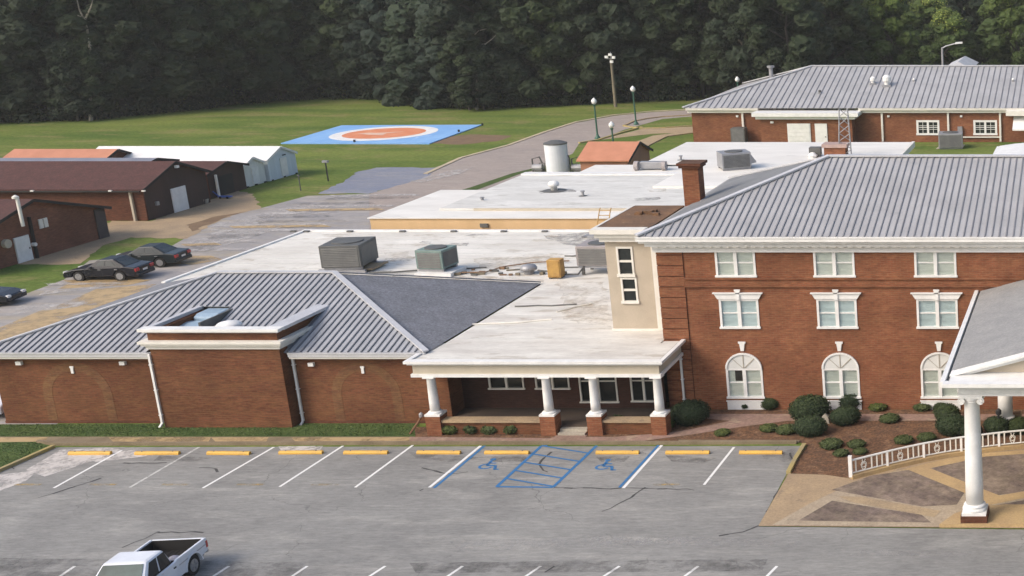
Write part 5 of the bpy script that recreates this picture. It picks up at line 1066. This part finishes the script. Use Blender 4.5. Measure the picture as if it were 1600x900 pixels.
# ------------------------------------------------------------------ pickup
def pickup(label, loc, rz):
    t = thing('pickup_truck', label, 'pickup truck', loc, rz); L = 5.9; h = L/2; fy, ry_ = -h+1.0, h-1.02; r = .40; W = 1.0; CZ = 1.08
    for s in (-1, 1):
        ol = [(-h+.05, .42)]
        for yc in (fy, ry_): ol += [(yc-.50*math.cos(k*math.pi/8), .38+.50*math.sin(k*math.pi/8)) for k in range(9)]
        ol += [(ry_+.53, .50), (h-.02, .56), (h, CZ+.02), (h-1.98, CZ+.05), (h-2.02, CZ), (-.9, CZ-.02), (-h+.25, CZ-.08), (-h, CZ-.25)]
        mb = MB().prism([(s*W, y, z) for y, z in ol], (-s*.10, 0, 0)); build('side_panel', mb, CARW, t, True, bevel=.03)
        fl = MB()
        for yc in (fy, ry_):
            for k in range(10):
                a0, a1 = math.pi*k/10, math.pi*(k+1)/10
                fl.prism([(s*W, yc+q*math.cos(a), .38+q*math.sin(a)) for q, a in ((.50, a0), (.57, a0), (.57, a1), (.50, a1))], (s*.035, 0, 0))
        build('wheel_flare', fl, CARW, t, True)
        for y in (fy, ry_): wheel(t, s*(W-.15), y, r, s, .27)
        for y0, y1 in ((-.88, .02), (.06, .84)): build('door', MB().box(s*W, s*(W+.012), y0, y1, .48, CZ-.02) if s > 0 else MB().box(-(W+.012), -W, y0, y1, .48, CZ-.02), CARW, t, True)
        for y in (-.18, .68): build('door_handle', MB().box(s*(W+.012)-.001, s*(W+.012)+.03, y, y+.13, .88, .93) if s > 0 else MB().box(-(W+.045), -(W+.011), y, y+.13, .88, .93), BLACKM, t, True)
        build('tail_light', MB().box(s*.96-.05, s*.96+.05, h-.10, h+.02, .70, .98), REDL, t, True); build('headlight', MB().box(s*.78-.18, s*.78+.18, -h-.02, -h+.1, .72, .88), CLRL, t, True)
        build('wing_mirror', MB().box(s*1.16-.12, s*1.16+.12, -.98, -.86, 1.08, 1.32).box(min(s*.9, s*1.1), max(s*.9, s*1.1), -.94, -.9, 1.12, 1.18), BLACKM, t, True, bevel=.02)
        build('body_stripe', MB().box(s*W if s > 0 else -W-.012, s*W+.012 if s > 0 else -W, h-1.9, h-.1, CZ-.24, CZ-.21), GREY_M, t, True)
    build('bonnet', MB().prism([(-.9, -h+.1, .70), (-.9, -h+.1, CZ-.16), (-.9, -h+.5, CZ-.02), (-.9, -.88, CZ+.04), (-.9, -.88, .6)], (1.8, 0, 0)), CARW, t, True, bevel=.05)
    build('front_bumper', MB().box(-.98, .98, -h-.08, -h+.1, .42, .64), GREY_M, t, True, bevel=.03); build('grille', MB().box(-.58, .58, -h-.01, -h+.11, .66, .92), BLACKM, t, True)
    build('chassis', MB().box(-.88, .88, -h+.1, h-.1, .40, .58), BLACKM, t, True)
    bd = MB().box(-.90, .90, h-1.95, h-.08, .585, .62); bd.box(-.90, -.86, h-1.95, h-.08, .62, CZ-.03); bd.box(.86, .90, h-1.95, h-.08, .62, CZ-.03); bd.box(-.86, .86, h-1.95, h-1.9, .62, CZ-.02)
    bd.box(-.86, .86, h-.115, h-.071, .62, CZ)
    for k in range(9): bd.box(-.84+k*.2, -.76+k*.2, h-1.9, h-.1, .62, .635)
    build('bed_liner', bd, mk('black_bed_liner', (.010, .009, .009), None, 2, .8), t, True)
    build('tailgate', MB().box(-.90, .90, h-.07, h+.01, .56, CZ+.02), CARW, t, True, bevel=.02); build('rear_bumper', MB().box(-.92, .92, h+.01, h+.16, .42, .56), GREY_M, t, True, bevel=.02)
    build('number_plate', MB().box(-.2, .2, h+.161, h+.17, .44, .54), WHITE, t, True)
    build('rag_bundle', MB().lathe(.72, h-1.65, [(.2, .64), (.26, .85), (.2, 1.06), (.05, 1.14)], 9), mk('grey_cloth', (.35, .34, .38), (.25, .24, .3), 3, .9), t, True, smooth=True)
    y0, y1, yt0, yt1 = -.98, .88, -.28, .74; w0, w1 = .93, .74; ZT = 1.70
    vs = [(-w0, y0, CZ), (w0, y0, CZ), (w0, y1, CZ), (-w0, y1, CZ), (-w1, yt0, ZT), (w1, yt0, ZT), (w1, yt1, ZT), (-w1, yt1, ZT)]; V8 = [Vector(v) for v in vs]
    build('cab', MB().add(vs, [(4, 5, 6, 7), (0, 1, 5, 4), (2, 3, 7, 6), (1, 2, 6, 5), (3, 0, 4, 7), (3, 2, 1, 0)]), CARW, t, True, bevel=.11)
    def quad(a, b, c, d, s0, s1, e0, e1, nm, m_):
        q = [a.lerp(b, s0).lerp(d.lerp(c, s0), e0), a.lerp(b, s1).lerp(d.lerp(c, s1), e0), a.lerp(b, s1).lerp(d.lerp(c, s1), e1), a.lerp(b, s0).lerp(d.lerp(c, s0), e1)]
        nr = (q[1]-q[0]).cross(q[3]-q[0]).normalized()
        if nr.dot(centroid(q)-Vector((0, 0, 1.3))) < 0: nr = -nr
        return build(nm, MB().prism([x+nr*.004 for x in q], nr*.012), m_, t, True)
    quad(V8[0], V8[1], V8[5], V8[4], .06, .94, .06, .90, 'windscreen', WSGL); quad(V8[3], V8[2], V8[6], V8[7], .12, .88, .18, .88, 'rear_window', CARGL)
    for a, b, c, d in ((1, 2, 6, 5), (0, 3, 7, 4)):
        quad(V8[a], V8[b], V8[c], V8[d], .13, .50, .08, .87, 'side_window', CARGL); quad(V8[a], V8[b], V8[c], V8[d], .56, .92, .08, .87, 'side_window', CARGL)
    build('wiper', MB().tube([(-.5, y0+.02, CZ+.08), (.05, y0+.12, CZ+.16)], .012, 5).tube([(.1, y0+.02, CZ+.08), (.6, y0+.12, CZ+.16)], .012, 5), BLACKM, t, True)
    return t
rw_ = P(311, 898)
pk = pickup('white four door pickup truck with an empty black bed crossing the front lot', (rw_.x-.90+.06, rw_.y-1.70-.12, .012), math.radians(6)); pk.scale = (.93, .90, .88)

# ------------------------------------------------------------------ foliage
def leaf_cloud(mb, tints, c, rad, n, size, tint, rnd, flat=1.0, shell=.55):
    for _ in range(n):
        while True:
            d = Vector((rnd.uniform(-1, 1), rnd.uniform(-1, 1), rnd.uniform(-1, 1)))
            if .05 < d.length < 1: break
        d.normalize(); q = rad*(shell+(1-shell)*rnd.random()); p_ = Vector(c)+Vector((d.x*q, d.y*q, d.z*q*flat))
        nrm = (d*1.7+Vector((0, 0, .5))+Vector((rnd.uniform(-.7, .7), rnd.uniform(-.7, .7), rnd.uniform(-.4, .8)))).normalized()
        a = nrm.cross(Vector((rnd.uniform(-1, 1), rnd.uniform(-1, 1), rnd.uniform(-1, 1)))).normalized(); b = nrm.cross(a); s = size*rnd.uniform(.6, 1.3)
        mb.add([p_-a*s*.5, p_+b*s*.32, p_+a*s*.5, p_-b*s*.32], [(0, 1, 2, 3)]); tints.append(max(0, min(1, tint+rnd.uniform(-.09, .09))))
_b = bmesh.new(); bmesh.ops.create_icosphere(_b, subdivisions=3, radius=1); ICO_V = [v.co.copy() for v in _b.verts]; ICO_F = [tuple(v.index for v in f.verts) for f in _b.faces]; _b.free()
def lump(mb, tints, c, rad, tint, rnd, flat=.72):
    o = Vector((rnd.uniform(0, 50), rnd.uniform(0, 50), rnd.uniform(0, 50))); vs = []
    for v in ICO_V:
        q = rad*(1+.40*noise.noise(v*1.9+o)+.38*noise.noise(v*5.5+o)); vs.append((c[0]+v.x*q, c[1]+v.y*q, c[2]+v.z*q*flat))
    mb.add(vs, ICO_F); tints += [max(0, min(1, tint+rnd.uniform(-.04, .04))) for _ in ICO_F]
def make_tree(name, seed, h, crad, leafm, cat='tree', low=.12, nclump=48, nleaf=230, lsize=.30, ldens=1):
    rnd = random.Random(seed); t = thing(name, '', cat)
    trk = MB(); ht = h*.62; bend = [Vector((rnd.uniform(-.3, .3)*k, rnd.uniform(-.3, .3)*k, ht*k/5)) for k in range(6)]; trk.tube(bend, [.34*(1-k*.13) for k in range(6)], 8)
    build('trunk', trk, BARK, t, True)
    lm = MB()
    for k in range(7):
        z = h*(.22+.07*k); a = rnd.uniform(0, 6.28); b0 = Vector((0, 0, z)); l_ = crad*rnd.uniform(.6, .95)
        lm.tube([b0, b0+Vector((math.cos(a)*l_*.5, math.sin(a)*l_*.5, l_*.3)), b0+Vector((math.cos(a)*l_, math.sin(a)*l_, l_*.62))], [.14, .09, .03], 5)
    build('limbs', lm, BARK, t, True)
    mb = MB(); ti = []; inner = MB(); it = []
    for k in range(nclump):
        u = (k+.5)/nclump; z = h*(low+(1-low)*u); prof = math.sin(math.pi*min(1, (.18+.82*u)))**.55 if u > .25 else .80+.5*u
        rr = crad*max(.15, prof)*(.55+.45*rnd.random()); a = k*2.399+rnd.uniform(-.4, .4); cr = crad*rnd.uniform(.28, .50)
        c = Vector((math.cos(a)*rr, math.sin(a)*rr, z)); tt = .08+.95*u**2.2*rnd.uniform(.3, 1.15)  # tint lightens towards the crown top, lit tops put into leaf colour
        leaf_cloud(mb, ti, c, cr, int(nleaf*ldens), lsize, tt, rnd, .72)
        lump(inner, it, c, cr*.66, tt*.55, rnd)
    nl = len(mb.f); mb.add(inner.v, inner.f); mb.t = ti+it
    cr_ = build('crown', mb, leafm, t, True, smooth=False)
    return t
protos = {'A': [make_tree('broadleaf_tree', 1, 19, 5.2, LEAF_A), make_tree('broadleaf_tree', 2, 22, 5.8, LEAF_A), make_tree('broadleaf_tree', 6, 17, 4.8, LEAF_A)],
          'B': [make_tree('bluish_broadleaf_tree', 3, 15, 5.6, LEAF_B, low=.06)], 'C': [make_tree('olive_broadleaf_tree', 4, 18, 5.2, LEAF_C), make_tree('olive_broadleaf_tree', 7, 20, 5.0, LEAF_C)],
          'L': [make_tree('sunlit_broadleaf_tree', 5, 15, 5.0, LEAF_L, nclump=36)]}
edge = [(-420, 215), (-200, 205), (0, 195), (120, 190), (250, 178), (400, 162), (480, 157), (560, 157), (620, 160), (665, 169), (720, 173), (800, 170), (900, 166), (1000, 161), (1090, 158)]
def edge_y(x):
    for (a, b), (c, d) in zip(edge, edge[1:]):
        if a <= x <= c: return b+(d-b)*(x-a)/(c-a)
    return edge[-1][1]
front = []   # (px x, kind, scale, label)
F_ = [(-330, 'A', 1, None), (-250, 'A', 1.1, None), (-170, 'A', .95, None), (-95, 'C', 1, None), (-30, 'A', 1, 'dark broadleaf tree at the far left corner of the field'), (22, 'A', .9, 'dark tree above the maroon cottage roof, second from the left edge'),
      (70, 'A', 1.05, 'dark tree left of the pale forked trunk at the field edge'), (118, 'C', .95, 'olive tree just behind the pale forked trunk'), (165, 'A', .9, 'dark rounded tree right of the pale forked trunk'),
      (208, 'A', 1.1, 'tall dark tree behind the right end of the maroon workshop roof'), (252, 'A', .85, 'lower dark tree above the white shed roof at the field edge'), (298, 'A', 1, 'dark tree beyond the white sheds where the field edge bends'),
      (340, 'C', 1.0, 'yellow green topped tree left of the middle of the field edge'), (382, 'C', .9, 'olive tree next to the yellow green topped one'), (425, 'A', 1.0, 'dark tree directly behind the left corner of the blue pad'),
      (462, 'C', .95, 'olive crowned tree above the left part of the blue pad'), (500, 'A', .95, 'dark leafy tree above the far left pad corner'), (536, 'C', .9, 'lighter green rounded tree just left of the bluish thicket'),
      (575, 'A', .95, 'dark tree squeezed against the left side of the bluish thicket'), (612, 'B', 1.0, 'large bluish green tree bulging toward the blue pad'), (655, 'B', .95, 'bluish green tree nearest the pad, low branches on the grass'),
      (700, 'B', .9, 'dark bluish tree behind the right corner of the pad'), (742, 'A', 1.05, 'dark tree behind the bare pale branches'), (786, 'A', .9, 'dark low tree right of the bare pale branches'), (826, 'C', 1.0, 'olive tree with bright leaf clumps left of the floodlight pole'),
      (868, 'C', 1.0, 'bright clumped tree above the white tank'), (912, 'A', .95, 'dark tree just left of the floodlight pole'), (955, 'A', 1.05, 'dark tree right behind the floodlight pole'), (1000, 'A', .9, 'dark tree behind the lamp on the grass island'),
      (1045, 'A', 1.0, 'dark tree above the end of the driveway'), (1090, 'A', .95, 'dark tree at the left tip of the long metal roof')]
cnt = {}
def put(kind, loc, s, label, group, rnd=R):
    pl_ = protos[kind]; i = cnt.get(kind, 0); cnt[kind] = i+1; pr_ = pl_[i % len(pl_)]
    place(pr_, loc, rnd.uniform(0, 6.28), (s, s, s*rnd.uniform(.92, 1.12)), label, group)
for x, kd, s, lb in F_:
    p = P(x, edge_y(x)-1.5); p.y += 3.2*s
    put(kd, (p.x, p.y, -.3), s, lb or 'dark broadleaf tree of the forest edge beyond the left frame edge', 'trees along the forest edge')
LB = {'A': 'dark green forest tree standing behind the front row of trees', 'C': 'olive green forest tree standing behind the front row of trees', 'B': 'bluish forest tree standing behind the front row of trees', 'L': 'bright yellow green tree glimpsed through gaps deep in the forest'}
rn = random.Random(5)
for row in range(1, 5):
    x = -420
    while x < 1090:
        p = P(x, edge_y(x)-1.5); kd = 'A' if rn.random() < .72 else 'C'
        put(kd, (p.x+rn.uniform(-2, 2)-row*1.0, p.y+3+row*8.5+rn.uniform(-2, 2), -.3), rn.uniform(.95, 1.2), LB[kd], 'forest trees behind the front row', rn)
        x += (62 if row < 3 else 74)*rn.uniform(.85, 1.15)
GAPS = (-30.5, -21.5, -12.5)
for (X, Y, s_) in ((-31.5, 190, .95), (-22.5, 186, .8), (-13.5, 190, 1.05), (-9.5, 199, 1.0), (-27, 200, .9)):
    put('L', (X, Y, -.3), s_, {-31.5: 'bright sunlit tree glimpsed above the double ventilators of the long roof', -22.5: 'bright sunlit tree glimpsed left of the arm street light', -13.5: 'tallest bright yellow green tree glimpsed above the right end of the long roof', -9.5: 'pale sunlit tree at the upper right corner of the picture', -27: 'faint sunlit tree deep between the dark ones, above the long roof ridge'}[X], 'sunlit trees behind the forest')
for row, (Y, n, kinds) in enumerate(((173, 9, 'A'), (183, 8, 'AC'), (197, 8, 'AL'), (210, 7, 'LLA'), (222, 8, 'LLC'), (236, 8, 'ALA'))):
    for k in range(n):
        X = -52+(62+row*4)*(k+.5)/n+rn.uniform(-2, 2); kd = kinds[k % len(kinds)]
        if row < 3 and any(abs(X-g_) < 2.9 for g_ in GAPS): continue
        if kd == 'L' and X < -36: kd = 'A'
        lb = {'A': 'dark forest tree rising behind the long metal roof', 'C': 'olive forest tree rising behind the long metal roof', 'L': LB['L']}[kd]
        put(kd, (X, Y+rn.uniform(-2, 2), -.3), rn.uniform(.85, 1.1), lb, 'trees behind the long metal roof', rn)
for x, s_, lb in ((128, .50, 'low dark tree hiding the foot of the pale forked trunk'), (152, .46, 'low dark tree right of the foot of the pale forked trunk'), (738, .48, 'low dark tree under the bare twisted branches'), (760, .46, 'second low tree under the bare twisted branches')):
    p = P(x, edge_y(x)-1); put('A', (p.x, p.y-.6, -.2), s_, lb, 'trees along the forest edge')
# undergrowth at the foot of the forest: nobody could count it
ug = MB(); ti = []; rnd = random.Random(9)
for k in range(150):
    x = -420+k*(1510)/150; p = P(x, edge_y(x)-.5); r = rnd.uniform(1.0, 2.0)
    leaf_cloud(ug, ti, (p.x+rnd.uniform(-.8, .8), p.y+1.6+rnd.uniform(-.6, 1.2), r*.55), r, 130, .38, rnd.uniform(.05, .4), rnd, .8)
for k in range(60):
    X = -50+k*62/60; r = rnd.uniform(1.2, 2.2); leaf_cloud(ug, ti, (X, 167.5+rnd.uniform(-1, 1), r*.6), r, 90, .38, rnd.uniform(.05, .5), rnd, .8)
ug.t = ti; o = build('forest_undergrowth', ug, LEAF_A); o['kind'] = 'stuff'; o['label'] = 'dark tangled undergrowth along the foot of the forest'
# bare pale trees
def bare(label, base, pts_list, rad):
    t = thing('bare_tree', label, 'tree', base)
    for i, pts in enumerate(pts_list):
        n = len(pts); build('trunk' if i == 0 else 'branch', MB().tube([Vector(q)-Vector(base) for q in pts], [rad*(1-.7*k/(n-1))*(1 if i == 0 else .6) for k in range(n)], 7), PALEBARK, t, True)
Y = P(140, 189).y+1.2
bare('pale forked bare trunk among the dark trees at upper left', P(142, 189), [[P(142, 189), PY(140, 70, Y), PY(136, 45, Y), PY(132, 30, Y)], [PY(132, 32, Y), PY(124, 15, Y), PY(118, -10, Y)], [PY(133, 30, Y), PY(142, 12, Y), PY(148, -12, Y)], [PY(136, 45, Y), PY(128, 28, Y), PY(112, 18, Y)]], .22)
Y = P(745, 172).y+1.0
bare('bare twisted pale branches hanging in front of the dark trees', P(745, 172), [[P(745, 172), PY(746, 110, Y), PY(744, 70, Y), PY(735, 60, Y), PY(728, 46, Y), PY(722, 33, Y)], [PY(735, 60, Y), PY(748, 48, Y), PY(760, 45, Y)], [PY(744, 70, Y), PY(758, 69, Y), PY(770, 60, Y), PY(776, 54, Y)], [PY(744, 70, Y), PY(731, 62, Y), PY(729, 74, Y)]], .17)

# ------------------------------------------------------------------ clipped shrubs
def make_bush(seed, leafm=LEAF_S, n=4200, ls=.052, name='clipped_shrub', squash=.85):
    rnd = random.Random(seed); t = thing(name, '', 'shrub')
    bm = bmesh.new(); bmesh.ops.create_icosphere(bm, subdivisions=3, radius=.9)
    mb = MB(); mb.v = [tuple((v.co*(1+.07*noise.noise(v.co*2.2+Vector((seed, 0, 0)))))*1.0) for v in bm.verts]; mb.f = [tuple(v.index for v in f.verts) for f in bm.faces]; mb.m = [0]*len(mb.f); bm.free()
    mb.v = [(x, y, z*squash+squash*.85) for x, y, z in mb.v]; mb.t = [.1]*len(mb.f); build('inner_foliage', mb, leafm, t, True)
    lf = MB(); ti = []
    for _ in range(n):
        d = Vector((rnd.gauss(0, 1), rnd.gauss(0, 1), rnd.gauss(0, 1))).normalized(); q = (.89+rnd.random()**2*.16)*(1+.10*noise.noise(d*2.2+Vector((seed, 0, 0))))
        p_ = Vector((d.x*q, d.y*q, d.z*q*squash+squash*.85))
        if p_.z < .02: continue
        nr = (d+Vector((rnd.uniform(-1, 1), rnd.uniform(-1, 1), rnd.uniform(-1, 1)))*.9).normalized(); a = nr.cross(Vector((rnd.random(), rnd.random(), rnd.random()))).normalized(); b = nr.cross(a); s = ls*rnd.uniform(.7, 1.4)
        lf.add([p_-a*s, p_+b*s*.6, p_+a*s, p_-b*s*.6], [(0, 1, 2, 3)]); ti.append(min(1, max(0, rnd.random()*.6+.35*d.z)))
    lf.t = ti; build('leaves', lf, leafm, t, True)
    build('stem', MB().tube([(0, 0, -.05), (0, 0, .5)], .06, 6), BARK, t, True); return t
pb = [make_bush(s) for s in (1, 2, 3)]; pg = [make_bush(11, LEAF_G, 900, .11, 'low_plant', .7), make_bush(12, LEAF_G, 900, .11, 'low_plant', .7)]
SH = [(1072, 670, 58, 'big', 'large clipped round shrub between the porch and the brick facade'), (1261, 664, 62, 's', 'broad clipped shrub under the second arched window, behind the darker ball'), (1263, 687, 50, 's', 'round clipped ball shrub in front of the broad one in the mulch bed'),
      (1318, 669, 46, 's', 'clipped ball shrub right of the pale stone in the mulch bed'), (1328, 643, 42, 's', 'clipped shrub close to the wall right of the second arched window'), (1370, 645, 34, 'l', 'low dark shrub hugging the wall between second and third arched windows'),
      (1440, 645, 34, 'l', 'low shrub at the wall just left of the third arched window'), (1468, 646, 22, 's', 'small clipped ball under the left side of the third arched window'), (1478, 664, 44, 's', 'clipped ball under the third arched window, back one of two'),
      (1486, 686, 52, 's', 'clipped ball behind the railing, front one of two by the column'), (1202, 643, 32, 's', 'dark shrub at the right corner of the first white window apron'), (1163, 641, 18, 's', 'tiny dark shrub in front of the first white window apron'),
      (1126, 684, 28, 'l', 'small low shrub in the mulch near the big round one'), (1198, 678, 32, 'l', 'low shrub left of the row in front of the brick walk'), (1226, 682, 38, 'l', 'low spreading shrub touching the dark ball at the left'), (1388, 664, 36, 'l', 'lone low shrub in the middle of the mulch bed'),
      (1296, 705, 40, 'l', 'largest of the low plants left of the railing end'), (1312, 716, 28, 'l', 'low plant in front of the cluster by the railing end'), (1336, 703, 32, 'l', 'low plant at the back right of the railing end cluster'), (1342, 713, 26, 'l', 'low plant nearest the railing post'),
      (1410, 697, 34, 'l', 'low plant behind the railing, left of two'), (1446, 693, 34, 'l', 'low plant behind the railing, right of two'), (1516, 690, 40, 's', 'dark shrub directly behind the big front column'), (1556, 684, 44, 's', 'dark clipped hedge ball before the rear portico column'), (1592, 682, 40, 's', 'dark clipped hedge ball at the right frame edge')]
for i, (x, y, w, k, lb) in enumerate(SH):
    p = P(x, y); r = w/2/FPX*(p.y*_c+CAMH*_s); p.y += r*.8
    pr_ = (pg if k == 'l' else pb)[i % (2 if k == 'l' else 3)]
    place(pr_, (p.x, p.y, .02), R.uniform(0, 6), (r*(.92 if k == 'l' else 1.06), r*.90, r*(.48 if k == 'l' else .78 if k != 'big' else .82)), lb, 'shrubs in the beds')
for x, y, w, lb in ((700, 680, 26, 'low leafy plant in the first bed beside the left pedestal'), (735, 679, 26, 'second low leafy plant in the bed under the porch wall'), (765, 680, 24, 'third low plant in the porch bed, paler leaves'), (800, 679, 26, 'fourth low plant in the porch bed, darker leaves'),
                    (960, 676, 34, 'dark spreading plant in the right porch bed, left one'), (1030, 674, 34, 'dark spreading plant in the right porch bed beside the last pedestal')):
    p = P(x, y); r = w/2/FPX*(p.y*_c+CAMH*_s)*1.35; place(pg[0], (p.x, p.y+r*.5, .02), R.uniform(0, 6), (r, r*.8, r*.75), lb, 'plants in the porch beds')
t = thing('pink_flower_plant', 'reddish flowering plant at the right end of the left porch bed', 'plant', P(842, 672)); mb = MB(); ti = []; leaf_cloud(mb, ti, (0, .2, .3), .42, 160, .12, .5, R, .6); build('blossoms', mb, ROSE, t, True); mb = MB(); ti = []; leaf_cloud(mb, ti, (0, .25, .22), .45, 160, .12, .4, R, .6); mb.t = ti; build('leaves', mb, LEAF_G, t, True)
p = P(1290, 662); t = thing('garden_stone', 'pale upright stone between the clipped shrubs', 'stone', p); build('stone', MB().prism([(-.2, -.1, 0), (.2, -.1, 0), (.14, -.08, .35), (0, -.05, .48), (-.14, -.08, .35)], (0, .16, 0)), CONC, t, True)

# short grass blades on the near lawns
gb_ = MB(); ti = []; rnd = random.Random(21)
def blades(poly, n):
    xs = [p[0] for p in poly]; ys = [p[1] for p in poly]
    for _ in range(n):
        x, y = rnd.uniform(min(xs), max(xs)), rnd.uniform(min(ys), max(ys)); ins = False
        for i in range(len(poly)):
            a, b = poly[i], poly[i-1]
            if (a[1] > y) != (b[1] > y) and x < (b[0]-a[0])*(y-a[1])/(b[1]-a[1])+a[0]: ins = not ins
        if not ins: continue
        a = rnd.uniform(0, 6.28); w = .03; h = rnd.uniform(.02, .05); dx, dy = math.cos(a)*w, math.sin(a)*w
        gb_.add([(x-dx, y-dy, .03), (x+dx, y+dy, .03), (x+rnd.uniform(-.04, .04), y+rnd.uniform(-.04, .04), .03+h)], [(0, 1, 2)]); ti.append(rnd.random())
blades(G((-60, 664), (650, 663), (646, 682), (60, 683), (-60, 683)), 4500); blades(G((-60, 696), (60, 692), (82, 702), (0, 735), (-60, 762)), 2500)
gb_.t = ti; o = build('grass_blades', gb_, leaf_mat('grass_blade', (.065, .105, .032), (.090, .130, .040), (.15, .17, .06))); o['kind'] = 'stuff'
for o in bpy.data.objects:
    if '_used' in o: del o['_used']

# ------------------------------------------------------------------ thin haze volume, added to lift the dark tones
hm = bpy.data.materials.new('added_haze'); hm.use_nodes = True; hn = hm.node_tree.nodes; hn.clear()
ho = hn.new('ShaderNodeOutputMaterial'); hv = hn.new('ShaderNodeVolumePrincipled'); hv.inputs['Density'].default_value = .00022; hv.inputs['Color'].default_value = (.93, .92, .88, 1)
hm.node_tree.links.new(hv.outputs[0], ho.inputs['Volume'])
hz_ = build('haze', MB().box(-905, 705, -65, 1505, -1.2, 34), hm); hz_['kind'] = 'stuff'
